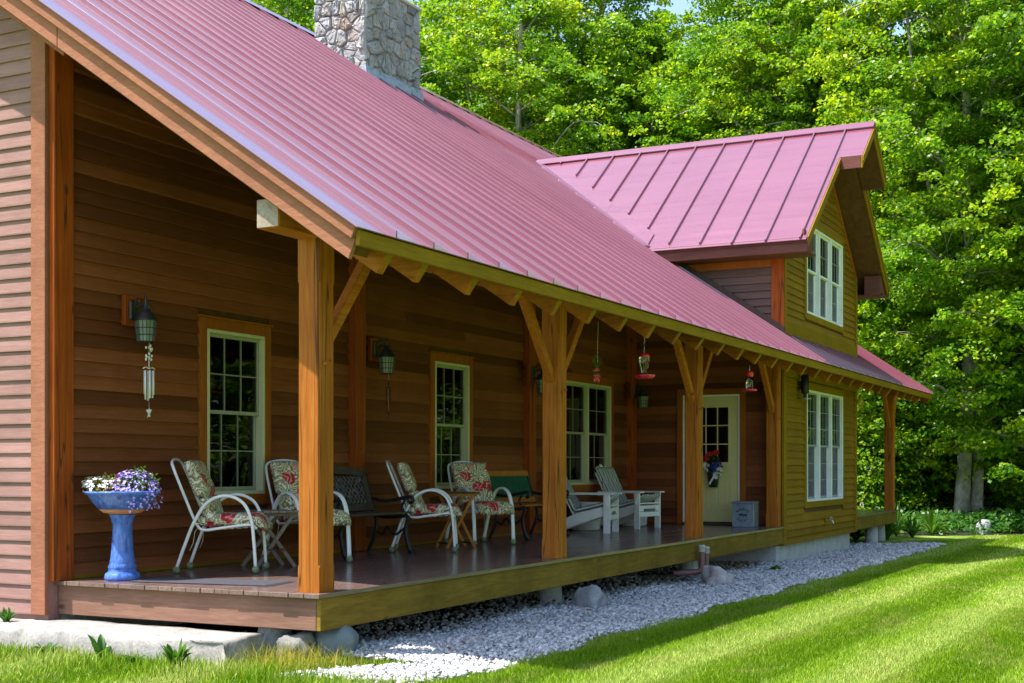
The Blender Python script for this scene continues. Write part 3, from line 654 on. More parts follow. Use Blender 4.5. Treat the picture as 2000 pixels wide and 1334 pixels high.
# ---- chimney of field stone
CX0, CX1, CY0, CY1, CZ1 = 11.04, 12.9, 6.8, 7.85, 9.34
chim = hp(MB().box(CX0+0.04, CX1-0.04, CY0+0.04, CY1-0.04, 7.2, CZ1), 'chimney', 'mortar')
hp(MB().box(CX0-0.02, CX1+0.02, CY0-0.03, CY1+0.02, CZ1, CZ1+0.06), 'chimney_cap', 'concrete', bevel=0.015)
def clip(poly, n, d):
    out = []
    for i in range(len(poly)):
        a, b_ = poly[i], poly[(i+1) % len(poly)]; da = a[0]*n[0]+a[1]*n[1]-d; db = b_[0]*n[0]+b_[1]*n[1]-d
        if da <= 0: out.append(a)
        if (da < 0 < db) or (db < 0 < da):
            t = da/(da-db); out.append((a[0]+t*(b_[0]-a[0]), a[1]+t*(b_[1]-a[1])))
    return out
def stone_face(w_, h_, size, place):
    rnd = random.Random(int(w_*100)); seeds = []; ny = int(h_/size); 
    for j in range(ny):
        nx = max(3, int(w_/(size*rnd.uniform(0.5, 1.7))))
        for i in range(nx):
            if rnd.random() < 0.16: continue
            seeds.append(((i+0.5+rnd.uniform(-0.38, 0.38))*w_/nx, (j+0.5+rnd.uniform(-0.36, 0.36))*h_/ny))
    for s in seeds:
        poly = [(0, 0), (w_, 0), (w_, h_), (0, h_)]
        for t in seeds:
            if t is s: continue
            n = (t[0]-s[0], t[1]-s[1]); L = math.hypot(*n)
            if L > size*4 or L < 1e-6: continue
            n = (n[0]/L, n[1]/L); poly = clip(poly, n, (s[0]+t[0])/2*n[0]+(s[1]+t[1])/2*n[1]-0.009)
            if len(poly) < 3: break
        if len(poly) < 3: continue
        cx_ = sum(p[0] for p in poly)/len(poly); cy_ = sum(p[1] for p in poly)/len(poly)
        P = []
        for i in range(len(poly)):                       # round the corners
            a, b_, c = poly[i-1], poly[i], poly[(i+1) % len(poly)]
            P += [(b_[0]*0.78+a[0]*0.22, b_[1]*0.78+a[1]*0.22), (b_[0]*0.95+cx_*0.05+rnd.uniform(-.006, .006), b_[1]*0.95+cy_*0.05+rnd.uniform(-.006, .006)), (b_[0]*0.78+c[0]*0.22, b_[1]*0.78+c[1]*0.22)]
        n = len(P); proud = rnd.uniform(0.025, 0.085); vs = []
        for k, (sc, hh) in enumerate(((1, -0.03), (0.98, 0.55), (0.86, 0.92), (0.45, 1.0))):
            for p in P:
                h = 0.0 if k == 0 else proud*hh*(1+rnd.uniform(-0.28, 0.2))
                vs.append(place(cx_+(p[0]-cx_)*sc, cy_+(p[1]-cy_)*sc, h-(0.03 if k == 0 else 0)))
        fs = [(k*n+i, k*n+(i+1) % n, (k+1)*n+(i+1) % n, (k+1)*n+i) for k in range(3) for i in range(n)]+[tuple(range(3*n, 4*n))]
        MB().add(vs, fs).build('stone', 'field_stone', chim)
zb = 7.55
stone_face(CX1-CX0, CZ1-zb, 0.18, lambda u, v, h: (CX0+u, CY0+0.04-h, zb+v))
stone_face(CY1-CY0, CZ1-zb-0.1, 0.16, lambda u, v, h: (CX0+0.04-h, CY1-u, zb+0.1+v))
MB().prism([(CX0-0.02, CY0-0.06, roofz(CY0)-0.05), (CX0-0.02, CY0-0.03, roofz(CY0)+0.14), (CX0-0.02, CY0+0.06, roofz(CY0)+0.14), (CX0-0.02, CY0+0.06, roofz(CY0))], (CX1-CX0+0.06, 0, 0)).build('flashing', 'flash_metal', chim)

# ---- dormer
DX0, DXR, DZ0, DS = 12.27, 15.45, 4.53, 0.763
DX1 = 2*DXR-DX0; YR_, YP = -0.54, -0.92          # rake front, prow front at the peak
def dz(x): return DZ0+DS*((x-DX0) if x <= DXR else (DX1-x))
def valley_x(y): return DX0+(roofz(y)+0.02-DZ0)/DS
drf = hp(MB().prism([(DX0+0.03, YR_+0.03, dz(DX0+0.03)-0.2), (DX0+0.03, YR_+0.03, dz(DX0+0.03)-0.012), (DXR, YR_+0.03, dz(DXR)-0.012), (DX1-0.03, YR_+0.03, dz(DX0+0.03)-0.012), (DX1-0.03, YR_+0.03, dz(DX0+0.03)-0.2), (DXR, YR_+0.03, dz(DXR)-0.2)], (0, 2.6, 0)), 'dormer_roof', 'soffit_wood')
XN = 14.48                                          # where the prow begins
MB().prism([(XN, YP+0.03, dz(XN)-0.2), (XN, YP+0.03, dz(XN)-0.012), (DXR, YP+0.03, dz(DXR)-0.012), (2*DXR-XN, YP+0.03, dz(XN)-0.012), (2*DXR-XN, YP+0.03, dz(XN)-0.2), (DXR, YP+0.03, dz(DXR)-0.2)], (0, YR_-YP+0.03, 0)).build('prow_soffit', 'soffit_wood', drf)
seams = [-0.447+0.5495*i for i in range(12)]
edges = [YR_]+seams+[5.75]
NRM = Vector((-DS, 0, 1)).normalized()
def dsheet(poly, th=0.012, up=0.0):
    """poly (x, y) on the left dormer plane"""
    return MB().prism([Vector((x, y, dz(x)))+NRM*up for x, y in poly], -NRM*th)
for a, e in zip(edges, edges[1:]):
    xa, xe = max(DX0-0.07, valley_x(a)-0.1), max(DX0-0.07, valley_x(e)-0.1)
    if xa >= DXR: break
    poly = [(xa, a), (DXR, a), (DXR, min(e, 5.2)), (min(xe, DXR), e)]
    if xe >= DXR: poly = [(xa, a), (DXR, a), (DXR, (dz(DXR)-RZ0)/RS)]
    if xa == DX0-0.07 and xe > DX0-0.07:
        yv = (DZ0-RZ0)/RS+0.02; poly = [(DX0-0.07, a), (DXR, a), (DXR, e), (xe, e), (DX0-0.07, max(a, min(e, yv)))]
    else: poly = [(xa, a), (DXR, a), (DXR, e if xe < DXR else a+0.4), (min(xe, DXR-0.01), e)]
    dsheet(poly[::-1]).build('roof_panel', 'roof_metal', drf)
MB().prism([Vector((XN, YP, dz(XN))), Vector((DXR, YP, dz(DXR))), Vector((DXR, YR_, dz(DXR))), Vector((XN, YR_, dz(XN)))][::-1], -NRM*0.012).build('roof_panel', 'roof_metal', drf)
for y in seams:
    x0 = DX0-0.06 if valley_x(y)+0.3 < DX0+0.2 else valley_x(y)+0.36
    if x0 > DXR-0.1: continue
    if y > 0.9 and x0 < DX0+0.4: x0 = max(DX0+0.01, valley_x(y)+0.36)
    a = Vector((x0, y, dz(x0))); e = Vector((DXR-0.03, y, dz(DXR-0.03)))
    MB().bar(a+NRM*0.02, e+NRM*0.02, 0.022, 0.042, NRM).build('seam', 'roof_metal', drf)
# valley flashing
va = [(valley_x(y)-0.02, y) for y in (2.12, 3.3)]; vb = [(valley_x(y)-0.02, y) for y in (3.304, 5.6)]
for (p, q) in (va, vb):
    poly = [p, q, (q[0]+0.36, q[1]), (p[0]+0.36, p[1])]
    poly = [(min(x, DXR), y) for x, y in poly]
    dsheet(poly, 0.03, 0.026).build('valley_flashing', 'roof_metal', drf)
    a, e = [Vector((x+0.0, y, roofz(y)+0.025)) for x, y in (p, q)]
    MB().bar(a-(e-a)*0.01, e, 0.1, 0.062, (-0.3, -0.4, 1)).build('valley_edge', 'roof_metal', drf)
MB().prism([(DXR-0.15, YP-0.01, dz(DXR-0.15)+0.046), (DXR, YP-0.01, dz(DXR)+0.06), (DXR+0.15, YP-0.01, dz(DXR-0.15)+0.046), (DXR+0.11, YP-0.01, dz(DXR-0.11)-0.005), (DXR, YP-0.01, dz(DXR)+0.01), (DXR-0.11, YP-0.01, dz(DXR-0.11)-0.005)], (0, 5.65-YP, 0)).build('ridge_cap', 'roof_metal', drf)
NR2 = Vector((DS, 0, 1)).normalized()
MB().prism([Vector((DXR, YP, dz(DXR))), Vector((2*DXR-XN, YP, dz(XN))), Vector((2*DXR-XN, YR_, dz(XN))), Vector((DX1, YR_, DZ0)), Vector((DX1, 2.2, DZ0)), Vector((DXR, 5.7, dz(DXR)))], -NR2*0.012).build('roof_panel', 'roof_metal', drf)
# trims
hp(MB().box(DX0-0.004, DX0+0.03, YR_-0.01, 2.3, DZ0-0.235, DZ0-0.015), 'dormer_fascia', 'maroon_wood', bevel=0.003)
hp(MB().box(DX0-0.025, DX0-0.005, YR_-0.02, 2.3, DZ0-0.09, DZ0-0.012), 'dormer_fascia', 'maroon_wood')
hp(MB().box(DX1-0.03, DX1+0.004, YR_-0.01, 2.3, DZ0-0.235, DZ0-0.015), 'dormer_fascia', 'maroon_wood')
for xa, xb in ((DX0+0.031, 12.83), (18.1, DX1-0.031)): hp(MB().box(xa, xb, YR_+0.0, 2.2, DZ0-0.236, DZ0-0.205), 'dormer_soffit', 'soffit_wood')
def raket(xa, xb, y, mat='fascia_wood', h=0.215, t=0.03):
    P = [(xa, y, dz(xa)-h), (xb, y, dz(xb)-h), (xb, y, dz(xb)-0.012), (xa, y, dz(xa)-0.012)]
    hp(MB().prism(P, (0, t, 0)), 'dormer_rake', mat, bevel=0.003)
    P = [(xa, y-0.02, dz(xa)-0.09), (xb, y-0.02, dz(xb)-0.09), (xb, y-0.02, dz(xb)-0.012), (xa, y-0.02, dz(xa)-0.012)]
    hp(MB().prism(P, (0, 0.019, 0)), 'dormer_rake', mat)
for xa, xb, y in ((DX0, XN, YR_), (2*DXR-XN, DX1, YR_), (XN, DXR, YP), (DXR, 2*DXR-XN, YP)): raket(xa, xb, y)
for xa in (XN-0.006, 2*DXR-XN-0.024): hp(MB().box(xa, xa+0.03, YP+0.031, YR_-0.021, dz(XN)-0.21, dz(XN)-0.02), 'prow_cheek', 'maroon_wood')
hp(MB().box(18.06, DX1-0.03, YR_+0.05, YR_+0.35, DZ0-0.233, DZ0+0.14), 'eave_box', 'maroon_wood')
hp(MB().box(DX0+0.03, 12.8, YR_+0.05, YR_+0.08, DZ0-0.233, DZ0+0.13), 'eave_box', 'maroon_wood')
DW = (14.2, 16.83, 3.57, 5.09)
def dorm_extent(z, zt):
    k = (zt+0.24-DZ0)/DS
    return (12.95, 17.95) if zt < 4.85 else (max(12.95, DX0+k+0.03), min(17.95, DX1-k-0.03))
dfw = MB().prism([(12.8, 0.0, 3.1), (DW[0], 0.0, 3.1), (DW[0], 0.0, 5.75), (12.8, 0.0, 4.7)], (0, 0.12, 0)).prism([(DW[1], 0, 3.1), (18.1, 0, 3.1), (18.1, 0, 4.7), (DW[1], 0, 5.65)], (0, 0.12, 0))
dfw.box(DW[0], DW[1], 0.0, 0.12, 3.1, DW[2]).prism([(DW[0], 0, DW[3]), (DW[1], 0, DW[3]), (DW[1], 0, 5.65), (DXR, 0, 6.7), (DW[0], 0, 5.75)], (0, 0.12, 0))
dw_ = hp(dfw, 'dormer_wall', 'soffit_wood')
clapboards(dw_, 'x', 0.0, -1, 12.95, 17.95, 3.32, 6.5, 'siding_bay', [grow(DW)], 0.118, (3, 5), dorm_extent)
hp(MB().box(12.93, 18.0, -0.05, 0.0, 3.1, 3.31), 'skirt_board', 'fascia_wood', bevel=0.003)
for xa in (12.79, 17.96): hp(MB().box(xa, xa+0.14, -0.052, 0.0, 3.1, 4.66), 'corner_board', 'fascia_wood', bevel=0.003)
for sgn in (1, -1):
    P = [(DXR-sgn*2.6, -0.048, 6.66-2.6*DS), (DXR, -0.048, 6.66), (DXR, -0.048, 6.56), (DXR-sgn*2.6, -0.048, 6.56-2.6*DS)]
    hp(MB().prism(P if sgn > 0 else P[::-1], (0, 0.046, 0)), 'frieze_board', 'casing_wood')
window(*DW, 0.0, 3, 2, 2, 'fascia_wood')
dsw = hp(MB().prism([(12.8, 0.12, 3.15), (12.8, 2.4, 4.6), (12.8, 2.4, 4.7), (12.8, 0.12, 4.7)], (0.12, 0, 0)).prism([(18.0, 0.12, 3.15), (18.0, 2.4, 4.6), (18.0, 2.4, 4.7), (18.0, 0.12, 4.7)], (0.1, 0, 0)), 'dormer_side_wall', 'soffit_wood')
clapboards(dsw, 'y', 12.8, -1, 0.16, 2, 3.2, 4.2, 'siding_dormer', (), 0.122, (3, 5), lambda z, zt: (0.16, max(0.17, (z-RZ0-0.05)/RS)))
hp(MB().box(12.755, 12.8, -0.05, 0.16, 3.1, 4.3), 'corner_board', 'red_timber', bevel=0.003)
hp(MB().box(12.76, 12.8, 0.16, 1.9, 4.18, 4.31), 'frieze_board', 'casing_wood')
hp(MB().prism([(12.74, -0.06, roofz(-0.06)+0.03), (12.74, 1.7, roofz(1.7)+0.03), (12.74, 1.7, roofz(1.7)+0.13), (12.74, -0.06, roofz(-0.06)+0.13)], (0.05, 0, 0)), 'step_flashing', 'brown_slat')

# ------------------------------------------------------------------ PORCH FURNITURE
def copy_tree(o, parent=None):
    c = o.copy(); COL.objects.link(c); c.parent = parent
    for ch in o.children: copy_tree(ch, c)
    return c
def pillow(w_, l_, t, nx=12, ny=14, bend=None, tuft=()):
    """padded cushion lying in local x (width) / y (length), top at +z; bend maps (x, y, z) -> point"""
    vs = []; fs = []
    for side in (1, -1):
        for j in range(ny+1):
            for i in range(nx+1):
                u, v = 2*i/nx-1, 2*j/ny-1
                e = (1-abs(u)**6)*(1-abs(v)**8); h = t/2*(0.35+0.65*max(0, e)**0.5)*side
                if abs(u) > 0.999 or abs(v) > 0.999: h = t*0.2*side
                for (tv, dp) in tuft: h -= side*dp*math.exp(-((v-tv)/0.06)**2)
                if side > 0: h += 0.006*math.sin(9*u+4*v)*math.sin(7*v)
                p = (u*w_/2, v*l_/2, h); vs.append(bend(p) if bend else p)
    n1 = (nx+1)*(ny+1)
    for j in range(ny):
        for i in range(nx):
            a = j*(nx+1)+i; fs.append((a, a+1, a+nx+2, a+nx+1)); b_ = a+n1; fs.append((b_, b_+nx+1, b_+nx+2, b_+1))
    rim = [i for i in range(nx+1)]+[j*(nx+1)+nx for j in range(1, ny+1)]+[ny*(nx+1)+i for i in range(nx-1, -1, -1)]+[j*(nx+1) for j in range(ny-1, 0, -1)]
    for a, b_ in zip(rim, rim[1:]+rim[:1]): fs.append((a, a+n1, b_+n1, b_))
    return MB().add(vs, fs)
def patio_chair(name, label, loc, rz, flat=1.0, greenball=False):
    t = thing(name, label, 'chair', loc, rz, 'white tube patio chairs with floral cushions')
    ft = 0.055
    for s in (-1, 1):
        x = s*0.275
        pts = spline([(x, 0.37, ft), (x, 0.30, 0.25), (x, 0.215, 0.46), (x, 0.10, 0.63), (x, -0.06, 0.69), (x, -0.21, 0.63), (x, -0.285, 0.48), (x, -0.31, 0.28), (x, -0.325, ft)], 6)
        MB().tube(pts, 0.0155, 8, True, flat).build('arm_frame', 'tube_white', t, True)
        for y in (0.375, -0.325):
            MB().ball((x, y, 0.0335), 0.0335, 10, 8).build('foot_ball', 'tennis_green' if greenball and s > 0 and y < 0 else 'tennis_ball', t, True)
    L = [(-0.235, -0.33, 0.395), (-0.235, -0.26, 0.43), (-0.235, 0.0, 0.40), (-0.235, 0.13, 0.385), (-0.235, 0.20, 0.43), (-0.235, 0.30, 0.66), (-0.225, 0.405, 0.92), (-0.17, 0.435, 0.99), (0, 0.445, 1.015)]
    pts = spline(L+[(-x, y, z) for x, y, z in L[::-1][1:]], 5)
    MB().tube(pts, 0.0135, 8).build('seat_frame', 'tube_white', t, True)
    MB().tube([(-0.275, -0.285, 0.44), (0.275, -0.285, 0.44)], 0.011, 6).tube([(-0.275, 0.2, 0.44), (0.275, 0.2, 0.44)], 0.011, 6).build('cross_bar', 'tube_white', t, True)
    sl = MB()
    for k in range(7): sl.box(-0.235, 0.235, -0.25+k*0.062, -0.21+k*0.062, 0.402-0.004*k, 0.408-0.004*k)
    sl.build('seat_strap', 'cord', t)
    def seatb(p):
        y = p[1]-0.095; z = 0.47+p[2]
        if y < -0.3: z -= (y+0.3)**2*9; 
        return (p[0], y, z+0.02*max(0, -y-0.1)-0.03*max(0, y))
    sc_ = pillow(0.5, 0.6, 0.115, 12, 16, seatb).build('seat_cushion', 'floral_fabric', t, True)
    dirv = Vector((0, 0.37, 0.93)).normalized(); nrm = Vector((0, -0.93, 0.37))
    def backb(p):
        q = Vector((0, 0.175, 0.69))+dirv*p[1]*1.0+nrm*(p[2]+0.045); return (p[0], q.y+0.04, q.z)
    bc = pillow(0.5, 0.62, 0.125, 12, 18, backb, ((-0.1, 0.035),)).build('back_cushion', 'floral_fabric', t, True)
    for s in (-1, 1):
        x = s*0.2; MB().tube([(x, 0.19, 0.42), (x-s*0.01, 0.23, 0.36), (x, 0.24, 0.27), (x+s*0.015, 0.27, 0.2)], 0.004, 5).build('cushion_tie', 'cord', t, True)
    return t
patio_chair('patio_chair', 'patio chair with floral cushions and thin white arms beside the blue planter', (1.36, 1.99, 0), R(28))
patio_chair('patio_chair', 'floral cushioned patio chair half hidden behind the corner porch post', (2.68, 2.02, 0), R(-21), 1.7)
patio_chair('patio_chair', 'floral patio chair turned sideways in front of the iron lattice bench', (4.76, 1.87, 0), R(27))
patio_chair('patio_chair', 'floral patio chair facing the lawn beside the orange folding table', (6.23, 1.97, 0), R(-31), 1.7, True)

def bench(name, label, x0, x1, y, lattice):
    cx_ = (x0+x1)/2; W = x1-x0; t = thing(name, label, 'bench', (cx_, y, 0)); h = W/2
    for s in (-1, 1):
        x = s*(h-0.04)
        MB().bar((x, -0.3, 0.0), (x, -0.31, 0.03), 0.06, 0.05, (0, 1, 0)).tube(spline([(x, -0.29, 0.01), (x, -0.245, 0.12), (x, -0.22, 0.27), (x, -0.26, 0.41)], 5), [0.03]*5+[0.024]*5+[0.022]*6, 8).tube(spline([(x, 0.27, 0.01), (x, 0.2, 0.15), (x, 0.16, 0.3), (x, 0.18, 0.42), (x, 0.27, 0.7), (x, 0.31, 0.86)], 5), 0.022, 8).build('leg_frame', 'iron', t, True)
        MB().tube(spline([(x, 0.24, 0.6), (x, 0.05, 0.57), (x, -0.15, 0.6), (x, -0.29, 0.62), (x, -0.31, 0.57), (x, -0.27, 0.55)], 5), 0.02, 8).tube(spline([(x, -0.24, 0.41), (x, -0.17, 0.5), (x, -0.22, 0.6)], 4), 0.014, 6).tube(spline([(x, 0.19, 0.41), (x, 0.0, 0.39), (x, -0.25, 0.41)], 4), 0.02, 6).build('armrest', 'iron', t, True)
        MB().tube(spline([(x, -0.2, 0.27), (x, -0.08, 0.2), (x, 0.02, 0.28), (x, 0.08, 0.2), (x, 0.17, 0.24)], 4), 0.014, 6).build('scroll', 'iron', t, True)
    for k in range(6):
        yy = -0.28+k*0.082; z = 0.425+0.012*math.cos(k)
        MB().box(-h, h, yy, yy+0.066, z, z+0.022).build('seat_slat', 'bench_wood' if lattice else 'orange_wood', t, bevel=0.004)
    def bk(u, v): return (u, 0.20+0.11*(v-0.5)/0.36+0.0, v)      # point on the leaning back
    n = 12; top = 0.86
    tr = []
    for i in range(n+1):
        u = -h+0.04+(W-0.08)*i/n; z = top+(0.05*(1-((u)/h)**2) if lattice else 0.0); tr.append((u, z))
    r = MB()
    for (u0, a0), (u1, a1) in zip(tr, tr[1:]):
        p0, p1 = Vector(bk(u0, a0)), Vector(bk(u1, a1)); r.bar(p0, p1, 0.03, 0.085 if lattice else 0.075, (0, 0.29, 0.95))
    r.build('top_rail', 'bench_wood' if lattice else 'orange_wood', t)
    r = MB().bar(bk(-h+0.04, 0.5), bk(h-0.04, 0.5), 0.03, 0.075, (0, 0.29, 0.95)); r.build('bottom_rail', 'bench_wood' if lattice else 'orange_wood', t)
    if lattice:
        for s in (-1, 1): MB().bar(bk(s*(h-0.1), 0.53), bk(s*(h-0.1), 0.85), 0.075, 0.028, (0, 1, 0)).build('side_stile', 'bench_wood', t)
        m = MB(); a = -h+0.13; rnd = random.Random(3); L = 0.29
        u = a-L
        while u < h-0.1:
            for sg in (1, -1):
                pts = []
                for k in range(9):
                    f = k/8; uu = u+L*f if sg > 0 else u+L*(1-f); zz = 0.54+0.31*f
                    if a <= uu <= h-0.13: pts.append(Vector(bk(uu, zz)))
                if len(pts) > 1: m.tube(pts, 0.0085, 5)
            u += 0.072
        m.build('lattice_panel', 'lattice_iron', t, True)
        m = MB()
        for k in range(46):
            m.ball(bk(rnd.uniform(a+0.03, h-0.16), rnd.uniform(0.57, 0.83)), rnd.uniform(0.012, 0.024), 6, 4, (1, 0.5, 1))
        m.build('rosette', 'lattice_iron', t, True)
    else:
        k = int((W-0.2)/0.045)
        for i in range(k):
            u = -h+0.1+(W-0.2)*(i+0.5)/k
            MB().bar(bk(u, 0.53), bk(u, 0.83), 0.024, 0.014, (0, 1, 0)).build('back_slat', 'green_slat', t)
    return t
bench('garden_bench', 'cast iron garden bench with lattice back panel against the porch wall', 3.02, 4.36, 2.1, True)
bench('garden_bench', 'garden bench with green slatted back and orange wood rails', 7.22, 8.52, 2.12, False)

def folding_table(label, loc, rz, w_, l_, h, mat, topmat, shelf, name='folding_table'):
    t = thing(name, label, 'table', loc, rz, None)
    n = 6
    for k in range(n):
        a = -w_/2+w_*k/n; MB().box(a+0.004, a+w_/n-0.004, -l_/2, l_/2, h-0.018, h).build('top_slat', topmat, t, bevel=0.002)
    for s in (-1, 1): MB().box(-w_/2+0.02, w_/2-0.02, s*(l_/2-0.06)-0.015, s*(l_/2-0.06)+0.015, h-0.05, h-0.0185).build('top_rail', mat, t)
    for s in (-1, 1):
        y = s*(l_/2-0.07)
        MB().bar((-w_/2+0.03, y, 0.0), (w_/2-0.06, y, h-0.04), 0.018, 0.034, (1, 0, 0.3)).build('leg', mat, t)
        MB().bar((w_/2-0.03, y-s*0.022, 0.0), (-w_/2+0.06, y-s*0.022, h-0.04), 0.018, 0.034, (1, 0, 0.3)).build('leg', mat, t)
    if shelf:
        for k in range(3): MB().box(-w_/2+0.05+0.1*k, -w_/2+0.13+0.1*k, -l_/2+0.05, l_/2-0.05, 0.165, 0.18).build('shelf_slat', 'brown_slat', t)
    else: MB().bar((-w_/2+0.06, -l_/2+0.07, 0.05), (-w_/2+0.06, l_/2-0.07, 0.05), 0.02, 0.02).bar((w_/2-0.06, -l_/2+0.09, 0.05), (w_/2-0.06, l_/2-0.09, 0.05), 0.02, 0.02).build('stretcher', 'brown_slat', t)
    return t
folding_table('weathered folding slat table with low brown shelf between two floral chairs', (2.0, 1.98, 0), R(-32), 0.46, 0.5, 0.535, 'grey_wood', 'grey_wood', True)
folding_table('orange folding tray table with dark green top', (5.52, 1.92, 0), R(-40), 0.42, 0.5, 0.655, 'orange_wood', 'dark_top', False)

def adirondack(label, loc, rz):
    t = thing('adirondack_chair', label, 'chair', loc, rz, 'white adirondack chairs with striped cushions')
    for s in (-1, 1):
        x = s*0.28
        MB().box(x-0.014, x+0.014, -0.43, -0.33, 0, 0.55).build('front_leg', 'white_paint', t, bevel=0.004)
        MB().prism([(x-s*0.03-0.012, -0.36, 0.26), (x-s*0.03-0.012, -0.36, 0.38), (x-s*0.03-0.012, 0.1, 0.27), (x-s*0.03-0.012, 0.5, 0.1), (x-s*0.03-0.012, 0.52, 0.0), (x-s*0.03-0.012, 0.42, 0.0)], (0.024, 0, 0)).build('side_rail', 'white_paint', t, bevel=0.003)
        MB().prism([(x-0.065, -0.47, 0.552), (x+0.065, -0.47, 0.552), (x+0.065, -0.1, 0.552), (x+0.03, 0.34, 0.552), (x-0.04, 0.34, 0.552)], (0, 0, 0.024)).build('armrest', 'white_paint', t, bevel=0.004)
        MB().prism([(x+s*0.016, -0.42, 0.55), (x+s*0.016, -0.34, 0.55), (x+s*0.016, -0.38, 0.38)][::s], (0.02*s, 0, 0)).build('arm_bracket', 'white_paint', t)
    ap = MB().box(-0.265, 0.265, -0.425, -0.405, 0.31, 0.36)
    ap.box(-0.265, -0.16, -0.4251, -0.4049, 0.27, 0.31).box(0.16, 0.265, -0.4251, -0.4049, 0.27, 0.31)
    ap.build('apron', 'white_paint', t, bevel=0.003)
    MB().box(-0.265, 0.265, -0.424, -0.404, 0.19, 0.262).build('stretcher', 'white_paint', t, bevel=0.003)
    for k in range(5):
        y = -0.38+k*0.1; z = 0.385-0.24*(y+0.38)
        MB().bar((-0.26, y, z), (0.26, y, z), 0.085, 0.018, (0, 0.24, 1)).build('seat_slat', 'white_paint', t)
    lean = Vector((0, 0.48, 0.88)).normalized(); base = Vector((0, 0.1, 0.24))
    for k in range(5):
        u = (k-2); w_ = 0.083; Ln = 0.86-0.035*u*u
        pts = []
        for f, ww in ((0, 0.8), (0.5, 0.95), (0.93, 1.0), (0.98, 0.75), (1.0, 0.4)):
            pts.append((f*Ln, ww*w_/2))
        c0 = [(base+lean*l_+Vector((u*0.09*(1+0.12*l_)-q, 0, 0))) for l_, q in pts]; c1 = [(base+lean*l_+Vector((u*0.09*(1+0.12*l_)+q, 0, 0))) for l_, q in pts]
        MB().prism(c0+c1[::-1], Vector((0, 0.88, -0.48))*0.018).build('back_slat', 'white_paint', t)
    MB().bar((-0.3, 0.33, 0.54), (0.3, 0.33, 0.54), 0.03, 0.06).build('back_brace', 'white_paint', t)
    nrm = Vector((0, -0.88, 0.48))
    def bb(p):
        q = base+lean*(0.43+p[1])+nrm*(p[2]+0.035); return (p[0], q.y, q.z)
    pillow(0.46, 0.7, 0.07, 12, 16, bb, ((-0.35, 0.025), (0.25, 0.015))).build('back_cushion', 'stripe_fabric', t, True)
    def sb(p):
        y = -0.17+p[1]; z = 0.44-0.24*(y+0.38)+p[2]+0.35*max(0, -y-0.3)+0.04*max(0, -y-0.38); return (p[0], y, z)
    pillow(0.46, 0.58, 0.06, 12, 14, sb).build('seat_cushion', 'stripe_fabric', t, True)
    return t
adirondack('white adirondack chair partly hidden behind the second porch post', (9.52, 2.0, 0), R(10))
adirondack('white adirondack chair with striped cushion nearest the front door', (11.1, 1.985, 0), R(-13))
for x, y, lb in ((10.2, 2.3, 'low white tub standing between the two adirondack chairs'), (11.9, 2.2, 'low white tub behind the adirondack chair nearest the door')):
    t = thing('white_tub', lb, 'tub', (x, y, 0)); r = MB().lathe([(0.19, 0), (0.22, 0.02), (0.24, 0.36), (0.255, 0.37), (0.255, 0.40), (0.23, 0.40)], 22); r.build('tub_body', 'white_paint', t, True)
    MB().lathe([(0.262, 0.401), (0.262, 0.42), (0.1, 0.425)], 22).build('lid', 'white_paint', t, True)

# rug, planter, milk box
t = thing('doormat', 'narrow grey woven mat lying on the sunny deck end', 'mat', (0.4, 1.35, 0.001), R(8))
MB().box(-0.21, 0.21, -0.62, 0.62, 0, 0.009).build('mat_body', 'rug_grey', t, bevel=0.004)
fr_ = MB()
for k in range(24):
    for s in (-1, 1): fr_.box(-0.205+k*0.0172, -0.199+k*0.0172, s*0.62, s*0.66, 0.001, 0.006) if s > 0 else fr_.box(-0.205+k*0.0172, -0.199+k*0.0172, -0.66, -0.62, 0.001, 0.006)
o = fr_.build('fringe', 'rug_grey', t); o['kind'] = 'stuff'
def blossoms(n, cen, rad, size, mat, name, parent, rnd, up=0.6, drop=0.0, petals=5):
    m = MB()
    for k in range(n):
        a = rnd.uniform(0, 2*math.pi); u = rnd.uniform(-1, 1); q = rnd.uniform(0.72, 1.05)
        d = Vector((math.sqrt(1-u*u)*math.cos(a), math.sqrt(1-u*u)*math.sin(a), abs(u)*1.0 if rnd.random() < 0.8 else u))
        p = Vector((cen[0]+d.x*rad[0]*q, cen[1]+d.y*rad[1]*q, cen[2]+d.z*rad[2]*q-drop*max(0, math.hypot(d.x, d.y)-0.6)*rnd.random()))
        nn = (d+Vector((rnd.uniform(-.5, .5), rnd.uniform(-.5, .5), up+rnd.uniform(-.3, .3)))).normalized(); t1 = nn.orthogonal().normalized(); t2 = nn.cross(t1); s = size*rnd.uniform(0.7, 1.25)
        vs = [p]; 
        for i in range(petals*2):
            th = math.pi*i/petals; r_ = s*(1 if i % 2 == 0 else 0.45); vs.append(p+t1*math.cos(th)*r_+t2*math.sin(th)*r_+nn*s*0.25)
        m.add(vs, [(0, 1+i, 1+(i+1) % (petals*2)) for i in range(petals*2)])
    o = m.build(name, mat, parent); o['kind'] = 'stuff'; return o
def leaf_cloud(n, cen, rad, size, mat, name, parent, rnd):
    m = MB()
    for k in range(n):
        d = Vector((rnd.gauss(0, 1), rnd.gauss(0, 1), rnd.gauss(0, 1))).normalized()*rnd.random()**0.4
        p = Vector((cen[0]+d.x*rad[0], cen[1]+d.y*rad[1], cen[2]+d.z*rad[2])); a = Vector((rnd.gauss(0, 1), rnd.gauss(0, 1), rnd.gauss(0.6, .6))).normalized(); t1 = a.orthogonal().normalized(); t2 = a.cross(t1); s = size*rnd.uniform(.6, 1.3)
        m.add([p, p+t1*s*0.5+t2*s*0.28, p+t1*s, p+t1*s*0.5-t2*s*0.28], [(0, 1, 2, 3)])
    o = m.build(name, mat, parent); o['kind'] = 'stuff'; return o
rnd = random.Random(11)
